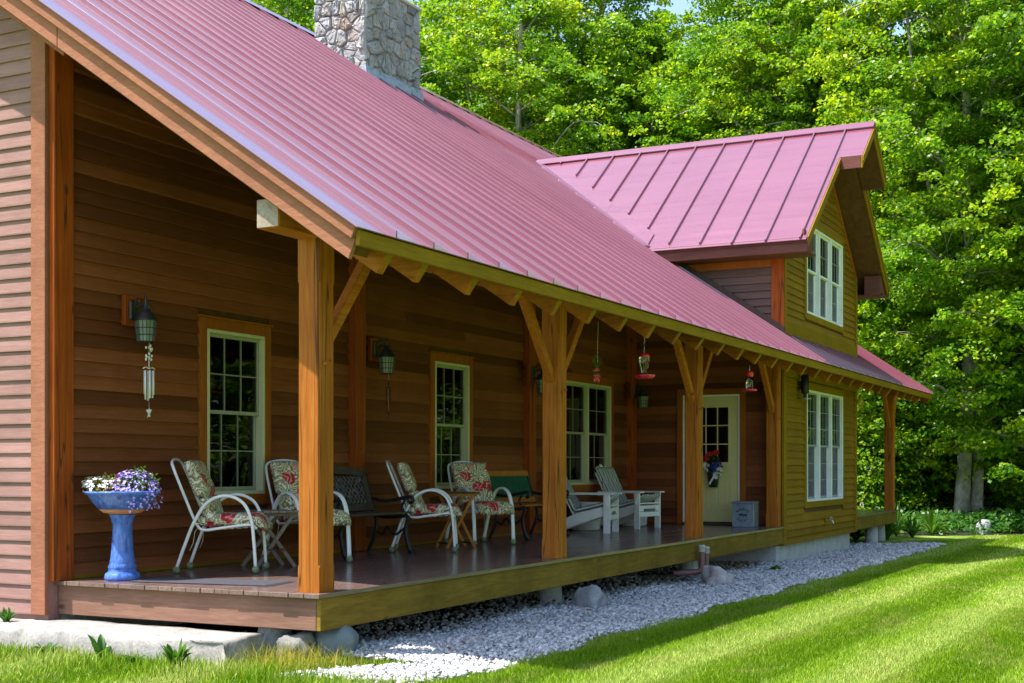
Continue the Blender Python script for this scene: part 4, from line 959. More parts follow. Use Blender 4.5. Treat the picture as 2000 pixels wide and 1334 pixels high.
pl = thing('pedestal_planter', 'blue glazed pedestal planter filled with lilac and white flowers', 'planter', (0.24, 2.16, 0))
pl.scale = (0.91, 0.91, 0.88)
MB().lathe([(0.155, 0), (0.165, 0.02), (0.155, 0.06), (0.125, 0.085), (0.125, 0.11), (0.13, 0.125), (0.12, 0.15), (0.112, 0.165), (0.116, 0.18), (0.108, 0.2), (0.098, 0.3), (0.09, 0.45), (0.086, 0.53), (0.1, 0.555), (0.1, 0.58), (0.118, 0.61), (0.118, 0.625)], 28).build('pedestal', 'blue_glaze', pl, True)
MB().lathe([(0.105, 0.626), (0.17, 0.64), (0.215, 0.675)], 30).build('bowl_foot', 'terracotta', pl, True)
MB().lathe([(0.216, 0.675), (0.265, 0.735), (0.31, 0.805), (0.335, 0.825), (0.34, 0.84), (0.32, 0.845), (0.29, 0.82)], 32).build('bowl', 'blue_glaze', pl, True)
MB().lathe([(0.29, 0.80), (0.15, 0.84), (0.02, 0.86)], 20).build('potting_soil', 'soil', pl, True)
leaf_cloud(420, (-0.02, 0.14, 0.9), (0.2, 0.22, 0.11), 0.04, 'yellow_grass', 'foliage', pl, rnd)
leaf_cloud(260, (0.06, -0.14, 0.93), (0.2, 0.2, 0.14), 0.04, 'plant_leaf', 'foliage', pl, rnd)
blossoms(110, (-0.06, 0.2, 0.88), (0.19, 0.22, 0.11), 0.022, 'petal_white', 'white_flowers', pl, rnd)
blossoms(560, (0.02, -0.13, 0.86), (0.24, 0.24, 0.18), 0.017, 'petal_lilac', 'lilac_flowers', pl, rnd, 0.3, 0.5)
blossoms(14, (0.0, 0.02, 0.97), (0.04, 0.04, 0.03), 0.03, 'petal_magenta', 'magenta_flower', pl, rnd)

# galvanised milk box with its printing
mb_ = thing('milk_box', 'galvanised dairy milk box with dark lettering and cows beside the door', 'box', (12.32, 0.46, 0))
MB().box(-0.14, 0.14, -0.175, 0.175, 0.0, 0.37).build('box_body', 'galvanised', mb_, bevel=0.006)
MB().box(-0.148, 0.148, -0.183, 0.183, 0.371, 0.405).build('lid', 'galvanised', mb_, bevel=0.006)
def text_mesh(chars):
    """chars: list of (string, centre y, centre z, size, tilt) laid flat on the face x = -0.1415, read from -x"""
    vs = []; fs = []
    for ch, cy_, cz_, size, tilt in chars:
        cu = bpy.data.curves.new('letter', 'FONT'); cu.body = ch; cu.size = size; cu.align_x = 'CENTER'; cu.align_y = 'CENTER'; cu.offset = 0.0012
        ob = bpy.data.objects.new('letter', cu); COL.objects.link(ob); dg = bpy.context.evaluated_depsgraph_get()
        me = bpy.data.meshes.new_from_object(ob.evaluated_get(dg)); k = len(vs); c, s = math.cos(tilt), math.sin(tilt)
        for v in me.vertices:
            a, b_ = v.co.x*c-v.co.y*s, v.co.x*s+v.co.y*c
            vs.append((-0.1415, cy_-a, cz_+b_))
        fs += [tuple(i+k for i in p.vertices) for p in me.polygons]
        bpy.data.objects.remove(ob); bpy.data.curves.remove(cu); bpy.data.meshes.remove(me)
    return MB().add(vs, fs)
L = []
for i, ch in enumerate('MUNROE'):
    a = (i-2.5)*0.29; L.append((ch, -0.125*math.sin(a), 0.155+0.125*math.cos(a)+0.0, 0.05, -a))
for i, ch in enumerate('DAIRY'):
    a = (i-2)*0.3; L.append((ch, -0.13*math.sin(a), 0.22-0.12*math.cos(a), 0.05, a))
text_mesh(L).build('lettering', 'print_dark', mb_)
def cow(y0, z0, s):
    P = [(0, .5), (.06, .62), (.14, .6), (.2, .68), (.3, .72), (.85, .7), (.95, .66), (1, .4), (.97, .38), (.93, .6), (.92, 0), (.82, 0), (.8, .32), (.74, .26), (.5, .3), (.42, .3), (.4, 0), (.3, 0), (.29, .36), (.22, .42), (.2, .52), (.08, .46)]
    return [(-0.1416, y0-p[0]*s, z0+p[1]*s) for p in P]
for y0, z0, s in ((0.075, 0.155, 0.085), (0.01, 0.15, 0.085)):
    MB().add(cow(y0, z0, s), [tuple(range(22))[::-1]]).build('cow_print', 'print_dark', mb_)

# basket of cloth flowers on the door
fb = thing('door_basket', 'green door basket of red, white and blue flowers', 'basket', (12.78, 1.14, 0.62))
MB().lathe([(0.07, 0), (0.1, 0.2), (0.115, 0.24), (0.1, 0.24)], 16).build('basket', 'dark_top', fb, True)
MB().tube([(0.0, -0.09, 0.22), (0.055, -0.05, 0.5), (0.055, 0.05, 0.5), (0.0, 0.09, 0.22)], 0.006, 6).build('hanger', 'dark_top', fb, True)
leaf_cloud(260, (-0.02, 0, 0.36), (0.11, 0.17, 0.17), 0.06, 'dark_leaf', 'foliage', fb, rnd)
for mat_, nm, pts in (('petal_red', 'red_flower', ((0.02, 0.52), (-0.08, 0.55), (0.1, 0.46))), ('petal_white', 'white_flower', ((0.13, 0.36), (0.08, 0.32), (-0.14, 0.27), (-0.1, 0.2))), ('petal_blue', 'blue_flower', ((-0.06, 0.33), (-0.11, 0.37), (-0.02, 0.3)))):
    for (yy, zz) in pts: blossoms(26, (-0.11, yy, zz), (0.05, 0.055, 0.05), 0.034, mat_, nm, fb, rnd)
MB().tube(spline([(-0.12, -0.08, 0.25), (-0.13, -0.04, 0.16), (-0.12, 0.0, 0.1), (-0.11, 0.03, 0.05)], 4), 0.016, 6).build('ribbon', 'petal_white', fb, True)

# lanterns on the wall
def lantern(label, x, y, z, block=True, plain_=False):
    t = thing('wall_lantern', label, 'lantern', (x, y, z), 0, 'wall lanterns along the porch')
    if block: MB().box(-0.095, 0.095, -0.05, -0.001, -0.17, 0.1).build('mount_block', 'red_timber', t, bevel=0.006)
    MB().lathe([(0.06, 0), (0.065, 0.01), (0.04, 0.02)], 12).v
    MB().box(-0.055, 0.055, -0.075, -0.05, -0.12, 0.06).build('back_plate', 'bronze', t, bevel=0.012)
    MB().tube(spline([(0, -0.07, -0.02), (0, -0.12, 0.0), (0, -0.2, 0.01), (0, -0.24, -0.01), (0, -0.225, -0.03)], 5), 0.011, 8).tube(spline([(0, -0.07, 0.02), (0, -0.1, 0.07), (0, -0.13, 0.05), (0, -0.11, 0.02)], 5), 0.007, 6).build('arm', 'bronze', t, True)
    cy_ = -0.2
    MB().lathe([(0.105, -0.13), (0.1, -0.12), (0.07, -0.075), (0.06, -0.055), (0.035, -0.04), (0.022, 0.0), (0.012, 0.03), (0.018, 0.05), (0.008, 0.075), (0.002, 0.1)], 16, (0, cy_, 0)).build('lamp_cap', 'bronze', t, True)
    g = MB().lathe([(0.07, -0.31), (0.088, -0.131)], 8, (0, cy_, 0)); g.build('lamp_glass', 'lantern_glass', t)
    c = MB()
    for k in range(16):
        a = 2*math.pi*k/16; e0, e1 = (0.075, 0.093) if k % 2 == 0 else (0.071, 0.088)
        c.tube([(e0*math.cos(a), cy_+e0*math.sin(a), -0.315), (e1*math.cos(a), cy_+e1*math.sin(a), -0.13)], 0.0035, 4)
    for zz, q in ((-0.315, 0.076), (-0.255, 0.081), (-0.195, 0.087)):
        pts = [(q*math.cos(2*math.pi*k/8), cy_+q*math.sin(2*math.pi*k/8), zz) for k in range(9)]; c.tube(pts, 0.004, 4, False)
    c.build('cage', 'bronze', t)
    MB().lathe([(0.02, -0.3), (0.026, -0.2), (0.012, -0.15)], 10, (0, cy_, 0)).build('candle_bulb', 'petal_white', t, True)
    return t
lantern('weathered wall lantern on a red block above the blue planter', 0.76, D-0.035, 2.36)
lantern('dark wall lantern beside the second wall post', 4.72, D-0.035, 2.33)
lantern('dark wall lantern left of the double window', 8.62, D-0.15, 2.3)
lantern('small dark wall lantern in the shade beside the front door corner', 12.5, D-0.15, 2.25)
t = thing('cylinder_light', 'black cylinder wall light on the bay beside its window', 'light', (13.72, -0.04, 2.22))
MB().lathe([(0.055, -0.05), (0.065, -0.03), (0.065, 0.25), (0.05, 0.27)], 16, (0, -0.1, 0)).build('lamp_body', 'iron', t, True)
MB().box(-0.06, 0.06, -0.04, 0.008, 0.02, 0.16).lathe([(0.025, -0.12), (0.03, -0.05)], 10, (0, -0.1, 0)).build('mount', 'iron', t)
MB().lathe([(0.1, -0.14), (0.105, -0.13), (0.03, -0.115)], 16, (0, -0.1, 0)).build('sensor_dish', 'steel', t, True)

def chime(label, x, y, z, mat, n, L0, big):
    t = thing('wind_chime', label, 'wind chime', (x, y, z), 0, None)
    s = 1.0 if big else 0.7
    MB().tube([(0, 0, 0), (0, 0, -0.12*s)], 0.002, 5).build('hanging_cord', 'cord', t)
    fl = MB(); rr = random.Random(5)
    for k in range(14 if big else 5): fl.ball((rr.uniform(-.04, .04)*s, rr.uniform(-.012, .012), -0.03-rr.uniform(0, .13)*s), 0.014*s, 6, 5, (1, .5, 1))
    fl.tube([(0, 0, -0.12*s), (0, 0, -0.23*s)], 0.004, 5).build('flower_ornament', mat, t, True)
    MB().tube(spline([(-0.075*s, 0, -0.235*s), (-0.04*s, 0, -0.222*s), (0, 0, -0.232*s), (0.04*s, 0, -0.222*s), (0.075*s, 0, -0.235*s)], 3), 0.005, 6).build('bar', mat, t, True)
    for k in range(n):
        a = 2*math.pi*k/n; q = 0.045*s; l_ = (L0+0.03*math.sin(k*2.3))
        MB().tube([(q*math.cos(a), q*math.sin(a)*0.8, -0.25*s), (q*math.cos(a), q*math.sin(a)*0.8, -0.25*s-l_)], 0.0075*s, 8).build('chime_tube', mat, t, True)
        
    MB().tube([(0, 0, -0.24*s), (0.0, 0, -0.25*s-L0-0.1)], 0.0015, 4).build('clapper_cord', 'cord', t)
    zc = -0.25*s-L0-0.14; MB().add([(0, 0, zc+.04), (-.035, .004, zc+.03), (-.012, 0, zc), (-.03, -.004, zc-.04), (0, 0, zc-.02), (.03, .006, zc-.03), (.012, 0, zc), (.035, -.004, zc+.035)], [(0, 1, 2, 3, 4, 5, 6, 7)]).prism([(0.0, -0.003, zc-.03), (0.004, -0.003, zc-.03), (0.004, -0.003, zc+.05), (0, -0.003, zc+.05)], (0, 0.006, 0)).build('wind_catcher', mat, t)
    return t
chime('silver wind chime with flower ornament under the first lantern', 0.80, D-0.235, 2.045, 'white_paint', 6, 0.24, True)
chime('dark little wind chime hanging under the second lantern', 4.76, D-0.235, 2.015, 'iron', 3, 0.16, False)
chime('little wind chime hanging in front of the third wall post', 8.75, D-0.35, 1.985, 'iron', 3, 0.12, False)

# humming-bird feeders, hanging blossom spray, chain, ornament
def hook(t, z0, z1):
    m = MB().tube(spline([(0, 0, z1), (0.012, 0, z1-0.03), (0.016, 0, z1-0.06), (0, 0, z1-0.075), (-0.014, 0, z1-0.06)], 4), 0.003, 6)
    pts = [(0.02*math.cos(a), 0, z0+0.02+0.02*math.sin(a)) for a in np.linspace(0, 2*math.pi, 13)]
    m.tube(pts, 0.0028, 6).tube([(0, 0, z1-0.075), (0, 0, z0+0.04)], 0.003, 6); m.build('hook', 'steel', t, True)
t = thing('hummingbird_feeder', 'red hummingbird feeder with flared red dish and waisted bottle', 'bird feeder', (5.72, -0.38, 1.93), 0, 'hummingbird feeders hung from the rafters')
MB().lathe([(0.03, 0.0), (0.09, 0.004), (0.12, 0.03), (0.125, 0.045), (0.1, 0.04), (0.035, 0.05)], 32, (0, 0, 0), 0.06, 8).build('dish', 'red_plastic', t, True)
MB().lathe([(0.034, 0.05), (0.03, 0.08), (0.052, 0.16), (0.06, 0.22), (0.058, 0.245)], 20).build('bottle', 'clear_glass', t, True)
MB().lathe([(0.061, 0.245), (0.064, 0.255), (0.05, 0.28), (0.012, 0.29)], 20).build('cap', 'red_plastic', t, True)
hook(t, 0.285, 0.47)
t = thing('hummingbird_feeder', 'slim red hummingbird feeder with straight tube farther along the porch', 'bird feeder', (9.75, -0.38, 2.0), 0, 'hummingbird feeders hung from the rafters')
MB().lathe([(0.03, 0), (0.1, 0.003), (0.105, 0.02), (0.1, 0.03), (0.05, 0.035)], 24, (0, 0, 0), 0.03, 8).build('dish', 'red_plastic', t, True)
MB().lathe([(0.045, 0.035), (0.05, 0.06), (0.05, 0.2)], 18).build('bottle', 'clear_glass', t, True)
MB().lathe([(0.052, 0.2), (0.054, 0.27), (0.04, 0.28), (0.01, 0.285)], 18).build('cap', 'red_plastic', t, True)
hook(t, 0.28, 0.36)
t = thing('hanging_blossom', 'spray of pink cloth blossom hanging from a string under the rafters', 'ornament', (5.3, 0.0, 2.0))
MB().tube([(0.0, 0, 0.55), (-0.02, 0, 0.22), (-0.025, 0, 0.0)], 0.0025, 5).build('string', 'cord', t)
leaf_cloud(36, (-0.03, 0, 0.08), (0.03, 0.03, 0.14), 0.045, 'plant_leaf', 'foliage', t, rnd)
for zz in (-0.06, -0.1, -0.0): blossoms(9, (-0.05, 0, zz), (0.03, 0.03, 0.03), 0.026, 'pink_glow_petal', 'blossom', t, rnd)
t = thing('hanging_chain', 'short loop of chain hanging between two rafters', 'chain', (1.6, -0.02, 2.6))
for k in range(15):
    f = k/14; x = -0.33+0.55*f; z = -0.16*(1-((x+0.055)/0.275)**2)+0.14
    pts = [(x+0.016*math.cos(a)*1.5, (0.009*math.sin(a) if k % 2 else 0), z+(0 if k % 2 else 0.009*math.sin(a))) for a in np.linspace(0, 2*math.pi, 9)]
    MB().tube(pts, 0.003, 5, False).build('chain_link', 'iron', t, True)
t = thing('round_ornament', 'round gold openwork ornament hanging beyond the bay corner', 'ornament', (19.1, 0.1, 2.27))
for q in (0.05, 0.09, 0.13):
    MB().tube([(q*math.cos(a), 0, q*math.sin(a)) for a in np.linspace(0, 2*math.pi, 21)], 0.009, 6, False).build('ring', 'brass', t, True)
for a in np.linspace(0, math.pi, 5)[:-1]: MB().tube([(-0.13*math.cos(a), 0, -0.13*math.sin(a)), (0.13*math.cos(a), 0, 0.13*math.sin(a))], 0.006, 5).build('spoke', 'brass', t)
MB().tube([(0, 0, 0.13), (0, 0, 0.42)], 0.003, 4).build('cord', 'cord', t)

# outdoor tap, vent pipes
t = thing('garden_tap', 'chrome garden tap on a small wooden block low on the bay wall', 'tap', (15.55, -0.03, 0.0))
MB().box(-0.05, 0.05, -0.03, 0.0, -0.09, 0.09).build('block', 'fascia_wood', t, bevel=0.003)
MB().tube(spline([(0, -0.03, 0), (0, -0.08, 0.0), (0, -0.13, -0.01), (0, -0.15, -0.06)], 5), 0.016, 10).build('spout', 'steel', t, True)
MB().tube([(0, -0.09, 0.0), (0, -0.1, 0.045)], 0.007, 6).lathe([(0.034, 0.045), (0.036, 0.055), (0.01, 0.06)], 12, (0, -0.1, 0), 0.1, 5).build('handle', 'steel', t, True)
t = thing('vent_pipes', 'pair of brown vent pipes with grey caps rising in front of the deck', 'pipes', (8.48, -0.12, gz(8.48, 0)))
for k, x in enumerate((0.0, 0.17)):
    h = 0.5-0.03*k
    MB().tube(spline([(x-0.3, 0.3, 0.15), (x-0.1, 0.1, 0.15), (x-0.02, 0.02, 0.17), (x, 0, 0.24), (x, 0, h-0.06)], 5), 0.036, 14).build('pipe', 'pipe_brown', t, True)
    MB().lathe([(0.042, h-0.08), (0.045, h-0.075), (0.045, h-0.02), (0.049, h-0.018), (0.049, h), (0.03, h+0.01)], 16, (x, 0, 0)).build('pipe_cap', 'pipe_cap', t, True)

# ------------------------------------------------------------------ ROCKS, SLAB
def rock(name, label, cat, loc, size, seed, mat, rough=0.25, sub=4, flat=0.0, group=None, rz=0):
    rr = Vector((seed*7.3, seed*3.1, seed*1.7)); mb = MB()
    n, m = 28, 18
    vs = []; fs = []
    for i in range(m+1):
        a = math.pi*i/m
        for j in range(n):
            th = 2*math.pi*j/n; d = Vector((math.sin(a)*math.cos(th), math.sin(a)*math.sin(th), math.cos(a)))
            k = 1+rough*mnoise.noise(d*1.3+rr)*1.6+rough*0.5*mnoise.noise(d*3.1+rr)+rough*0.2*mnoise.noise(d*8+rr)
            q = Vector((max(-1, min(1, d.x*1.15)), max(-1, min(1, d.y*1.15)), max(-0.8, min(0.9, d.z*1.15))))*k
            vs.append((q.x*size[0]/2, q.y*size[1]/2, (q.z+0.72)*size[2]/1.6))
    for i in range(m):
        for j in range(n): fs.append((i*n+j, (i+1)*n+j, (i+1)*n+(j+1) % n, i*n+(j+1) % n))
    o = mb.add(vs, fs).build(name, mat, None, True, loc=loc, rz=rz); tag(o, label, cat, group); return o
rock('rock_cover', 'smooth grey-green plastic rock at the near corner under the deck', 'rock', (0.34, 0.1, gz(0, 0)-0.02), (0.36, 0.34, 0.29), 1, 'plastic_rock', 0.12, rz=0.4)
rock('boulder', 'round speckled grey boulder on the gravel in front of a deck pier', 'boulder', (4.62, -0.2, gz(4.7, 0)-0.05), (0.31, 0.3, 0.29), 2, 'boulder', 0.16)
rock('boulder', 'pale angular rock on the gravel beside the vent pipes', 'boulder', (8.2, -0.42, gz(8.2, 0)-0.03), (0.44, 0.33, 0.25), 5, 'pale_rock', 0.3, rz=0.7)
rock('boulder', 'round pale stone at the foot of the big maple trunk', 'boulder', (26.7, -1.3, gz(26, 0)-0.08), (0.34, 0.34, 0.42), 8, 'boulder', 0.12)
rock('boulder', 'small rough stone packed under the deck corner', 'boulder', (0.08, 0.26, gz(0, 0)-0.02), (0.24, 0.3, 0.22), 9, 'dark_stone', 0.25)
# long granite step along the deck end
def slab():
    nx, ny, nz = 8, 46, 5; x0, x1, y0, y1, z0, z1 = -0.62, -0.02, 0.4, 4.6, gz(0, 0)-0.1, -0.325; vs = {}; V = []; F = []
    def vid(i, j, k):
        if (i, j, k) not in vs:
            p = Vector((x0+(x1-x0)*i/nx, y0+(y1-y0)*j/ny, z0+(z1-z0)*k/nz))
            nn = mnoise.noise_vector(p*2.2)*0.035+mnoise.noise_vector(p*7)*0.018+mnoise.noise_vector(p*19)*0.006
            if i == 0: p.x += 0.1*mnoise.noise(Vector((0, p.y*0.9, 3)))+0.05*(k/nz)
            if j == 0: p.y += 0.05*(i/nx)+0.06*(k/nz)
            if k == nz: p.z -= 0.02*(i == 0)+0.02*(j == 0); nn.z *= 0.35
            vs[(i, j, k)] = len(V); V.append(p+nn)
        return vs[(i, j, k)]
    for j in range(ny):
        for i in range(nx): F.append((vid(i, j, nz), vid(i+1, j, nz), vid(i+1, j+1, nz), vid(i, j+1, nz)))
        for k in range(nz): F.append((vid(0, j, k), vid(0, j, k+1), vid(0, j+1, k+1), vid(0, j+1, k))); F.append((vid(nx, j, k), vid(nx, j+1, k), vid(nx, j+1, k+1), vid(nx, j, k+1)))
    for i in range(nx):
        for k in range(nz): F.append((vid(i, 0, k), vid(i+1, 0, k), vid(i+1, 0, k+1), vid(i, 0, k+1)))
    o = MB().add(V, F).build('stone_step', 'granite_slab', None, True); tag(o, 'long pale granite slab step along the deck end', 'step')
slab()

# ------------------------------------------------------------------ GRAVEL, GRASS
def bulk(name, V, F, mat, kind='stuff', nper=3, smooth=False):
    me = bpy.data.meshes.new(name); me.vertices.add(len(V)); me.vertices.foreach_set('co', np.asarray(V, np.float32).ravel())
    F = np.asarray(F, np.int32); me.loops.add(F.size); me.loops.foreach_set('vertex_index', F.ravel())
    me.polygons.add(len(F)); me.polygons.foreach_set('loop_start', np.arange(0, F.size, F.shape[1], dtype=np.int32))
    me.update(calc_edges=True); me.materials.append(MATS[mat])
    if smooth: me.polygons.foreach_set('use_smooth', np.ones(len(F), bool))
    o = bpy.data.objects.new(name, me); COL.objects.link(o)
    if kind: o['kind'] = kind
    return o
def gravel():
    n = 62000; x = RNG.uniform(-0.75, 20.3, n*2); keep = RNG.random(n*2) < np.clip(1.25-x/26, 0.35, 1); x = x[keep]
    y = RNG.uniform(GE-0.16, 1.6, len(x)); ok = np.array([in_gravel(a, b_+0.0) or (in_gravel(a, b_+0.1) and random.random() < .5) for a, b_ in zip(x, y)]); x, y = x[ok], y[ok]
    dense = RNG.random(len(x)) < np.where((y > 0.12)&((x < 12.6)|(x > 18)), np.clip(0.6-(y-0.12)*1.6, 0.12, 1), 1.0); x, y = x[dense], y[dense]; n = len(x)
    base = np.array([(1, 1, 1), (-1, -1, 1), (-1, 1, -1), (1, -1, -1), (1.2, -0.3, 0.9), (-0.2, 0.2, 1.5)], float)
    base = np.array([(1, 0, 0), (-1, 0, 0), (0, 1, 0), (0, -1, 0), (0, 0, 1), (0, 0, -1)], float)
    tri = np.array([(0, 2, 4), (2, 1, 4), (1, 3, 4), (3, 0, 4), (2, 0, 5), (1, 2, 5), (3, 1, 5), (0, 3, 5)])
    s = (0.009+0.019*RNG.random(n)**1.8+0.004)*(1+x/40); jit = RNG.uniform(0.6, 1.25, (n, 6, 1)); v = base[None]*jit+RNG.normal(0, 0.22, (n, 6, 3))
    q = RNG.normal(size=(n, 4)); q /= np.linalg.norm(q, axis=1, keepdims=True); a, b_, c, d = q.T
    Rm = np.stack([np.stack([1-2*(c*c+d*d), 2*(b_*c-a*d), 2*(b_*d+a*c)], 1), np.stack([2*(b_*c+a*d), 1-2*(b_*b_+d*d), 2*(c*d-a*b_)], 1), np.stack([2*(b_*d-a*c), 2*(c*d+a*b_), 1-2*(b_*b_+c*c)], 1)], 1)
    v = np.einsum('nij,nkj->nki', Rm, v)*s[:, None, None]; v[..., 2] *= 0.8
    zz = np.array([gz(a, 0) for a in x])+0.012+RNG.uniform(0, 0.022, n)+0.02*np.sin(x*2.1)*np.cos(y*3)
    v += np.stack([x, y, zz], 1)[:, None]
    F = (tri[None]+6*np.arange(n)[:, None, None]).reshape(-1, 3)
    o = bulk('gravel', v.reshape(-1, 3), F, 'gravel_stone'); tag(o, 'pale crushed stone strip along the porch and lawn edge', 'gravel')
gravel()
def fallen_leaves():
    n = 420; x = RNG.uniform(0.3, 12.5, n)**1.0; y = np.where(RNG.random(n) < 0.92, RNG.uniform(0.05, 0.95, n), RNG.uniform(GE, 0, n)); P = np.stack([x, y, gz(5, 0)+0.045+RNG.uniform(0, 0.02, n)-0.0075*(x-5)], 1)
    nr = RNG.normal(0, 0.45, (n, 3))+np.array([0, 0, 1]); nr /= np.linalg.norm(nr, axis=1, keepdims=True); t1 = np.cross(nr, RNG.normal(0, 1, (n, 3))); t1 /= np.linalg.norm(t1, axis=1, keepdims=True); t2 = np.cross(nr, t1); s = RNG.uniform(0.015, 0.032, n)[:, None]
    V = np.stack([P-t1*s, P+t2*s*0.6+nr*s*0.2, P+t1*s, P-t2*s*0.6+nr*s*0.2], 1).reshape(-1, 3)
    o = bulk('fallen_leaves', V, np.arange(4*n).reshape(-1, 4), 'dead_leaf'); tag(o, 'scattered brown dead leaves under the deck edge', 'leaves')
fallen_leaves()
def blades(name, pts, h, wd, mat, lean=0.5, label=None, cat=None, stripe=False, two=True):
    n = len(pts); hh = h*RNG.uniform(0.55, 1.25, n); ww = wd*RNG.uniform(0.7, 1.3, n); a = RNG.uniform(0, 2*np.pi, n)
    sd_ = np.stack([np.cos(a), np.sin(a), np.zeros(n)], 1)*ww[:, None]/2
    la = RNG.uniform(0, 2*np.pi, n); ln = np.abs(RNG.normal(0, lean, n))*hh
    off = np.stack([np.cos(la)*ln, np.sin(la)*ln, hh*0.92], 1)
    if stripe:
        sg = np.sign(np.sin((pts[:, 1]+0.03*pts[:, 0]+0.2)*4.6+4.51)); off[:, 0] += sg*hh*0.16
    p = pts
    if two:
        mid = p+off*np.array([0.35, 0.35, 0.6])
        V = np.stack([p-sd_, p+sd_, mid-sd_*0.8, mid+sd_*0.8, p+off], 1).reshape(-1, 3)
        t = np.array([(0, 1, 3), (0, 3, 2), (2, 3, 4)]); F = (t[None]+5*np.arange(n)[:, None, None]).reshape(-1, 3)
    else:
        V = np.stack([p-sd_, p+sd_, p+off], 1).reshape(-1, 3); F = (np.array([(0, 1, 2)])[None]+3*np.arange(n)[:, None, None]).reshape(-1, 3)
    o = bulk(name, V, F, mat)
    if label: tag(o, label, cat)
    return o
def lawn_points(r0, r1, dens, a0=-24, a1=26):
    A0, A1 = YAW+R(a0), YAW+R(a1); n = int(dens*(A1-A0)*(r1*r1-r0*r0)/2)
    r = np.sqrt(RNG.uniform(r0*r0, r1*r1, n)); a = RNG.uniform(A0, A1, n); x = CAM.x+r*np.cos(a); y = CAM.y+r*np.sin(a)
    ed = GE-0.05*np.sin(x*1.9)-0.04*np.sin(x*4.3+1)+RNG.normal(0, 0.03, n)
    ok = (y < ed)|(x < -0.7)|((x < 0.2)&(y > -0.15-0.9*np.clip(x+0.75, 0, 9)+RNG.normal(0.2, .06, n)))
    ok &= ~((x > -0.58)&(y > 0.45)&(x < 0.1)); ok &= ~((x > 0.05)&(y > 0.05)&(x < 20))
    ok |= (x > 20.3)&(x < 22.4)&(y < 0.1)
    ok &= (x+0.72*y < 24.6+RNG.normal(0, 0.25, n))|(x < 3)
    ok &= ~((x > -0.15)&(y > 0.35)&(x < 20.2))
    x, y = x[ok], y[ok]; z = -0.52-0.0075*np.clip(x, 0, 26); return np.stack([x, y, z], 1)
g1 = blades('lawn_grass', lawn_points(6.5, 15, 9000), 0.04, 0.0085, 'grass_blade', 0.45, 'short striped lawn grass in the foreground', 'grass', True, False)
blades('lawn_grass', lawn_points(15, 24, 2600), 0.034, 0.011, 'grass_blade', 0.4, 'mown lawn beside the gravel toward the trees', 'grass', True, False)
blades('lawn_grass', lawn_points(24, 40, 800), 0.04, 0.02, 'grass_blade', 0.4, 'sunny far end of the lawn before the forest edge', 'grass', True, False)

lp = lawn_points(6.5, 14, 1500, 0, 26); lp = lp[(lp[:, 1] > -0.9-RNG.random(len(lp))*0.8)&(lp[:, 0] < 0.4)]
lp2 = lp[(lp[:, 0] > -1.15)&(lp[:, 0] < -0.5)]; blades('rough_grass', lp2, 0.11, 0.007, 'grass_blade', 0.35, 'tall grass growing up against the granite step', 'grass', False, True)
blades('rough_grass', lp, 0.06, 0.008, 'grass_blade', 0.5, 'longer unmown grass in front of the granite step', 'grass', False, True)

# ------------------------------------------------------------------ WEEDS AND BED PLANTS
def strap_plant(name, label, loc, n, L, wd, mat, seed, droop=0.9, group=None, cat='plant', upr=0.7):
    rr = random.Random(seed); t = thing(name, label, cat, loc, 0, group); m = MB()
    for k in range(n):
        a = rr.uniform(0, 2*math.pi); l_ = L*rr.uniform(0.6, 1.15); e = rr.uniform(0.15, 1); d = Vector((math.cos(a), math.sin(a), 0)); sd_ = Vector((-d.y, d.x, 0)); w_ = wd*rr.uniform(.7, 1.2)
        pts = []
        for i in range(6):
            f = i/5; pts.append(d*(l_*e*0.75*f**1.3)+Vector((0, 0, l_*(upr*f*1.25-droop*e*f*f*0.75)))+d*0.02)
        vs = []
        for i, p in enumerate(pts):
            f = i/5; q = w_*(0.35+0.65*math.sin(math.pi*min(1, f*0.85+0.12)))*(1-0.95*(f > 0.99)); vs += [p-sd_*q/2+Vector((0, 0, q*0.25)), p, p+sd_*q/2+Vector((0, 0, q*0.25))]
        fs = []
        for i in range(5): fs += [(3*i, 3*i+1, 3*i+4, 3*i+3), (3*i+1, 3*i+2, 3*i+5, 3*i+4)]
        m.add(vs, fs)
    o = m.build('leaves', mat, t, True); o['kind'] = 'stuff'; return t
G1 = 'weeds growing along the granite step'
strap_plant('broadleaf_weed', 'broad leafed weed standing at the middle of the granite step', (-0.66, 1.52, gz(0, 0)), 8, 0.2, 0.06, 'plant_leaf', 1, 0.4, G1, 'weed', 0.9)
strap_plant('broadleaf_weed', 'bushy green weed at the near end of the granite step', (-0.76, 0.72, gz(0, 0)), 22, 0.2, 0.05, 'plant_leaf', 2, 0.5, G1, 'weed', 0.9)
strap_plant('broadleaf_weed', 'low green weed between two taller ones by the granite step', (-0.74, 1.15, gz(0, 0)), 14, 0.14, 0.045, 'plant_leaf', 3, 0.8, G1, 'weed')
strap_plant('broadleaf_weed', 'dark leafy weed toward the far left of the granite step', (-0.7, 2.05, gz(0, 0)), 16, 0.17, 0.05, 'plant_leaf', 4, 0.7, G1, 'weed')
strap_plant('broadleaf_weed', 'grassy tuft beside the gable wall above the granite step', (-0.36, 2.85, -0.33), 60, 0.15, 0.014, 'plant_leaf', 5, 0.7, G1, 'weed')
strap_plant('gravel_weed', 'small feathery weed growing out of the gravel before the bay', (11.2, -0.35, gz(11, 0)), 40, 0.26, 0.04, 'plant_leaf', 6, 1.1, None, 'weed', 0.45)
yg = np.stack([RNG.normal(-0.3, 0.22, 700), RNG.normal(0.05, 0.28, 700), np.full(700, -0.52)], 1); yg = yg[(yg[:, 0] < 0.1)&(yg[:, 1] < 0.5)]
blades('dry_grass', yg, 0.17, 0.005, 'yellow_grass', 0.6, 'tall yellow seeding grass at the near deck corner', 'grass', False, True)
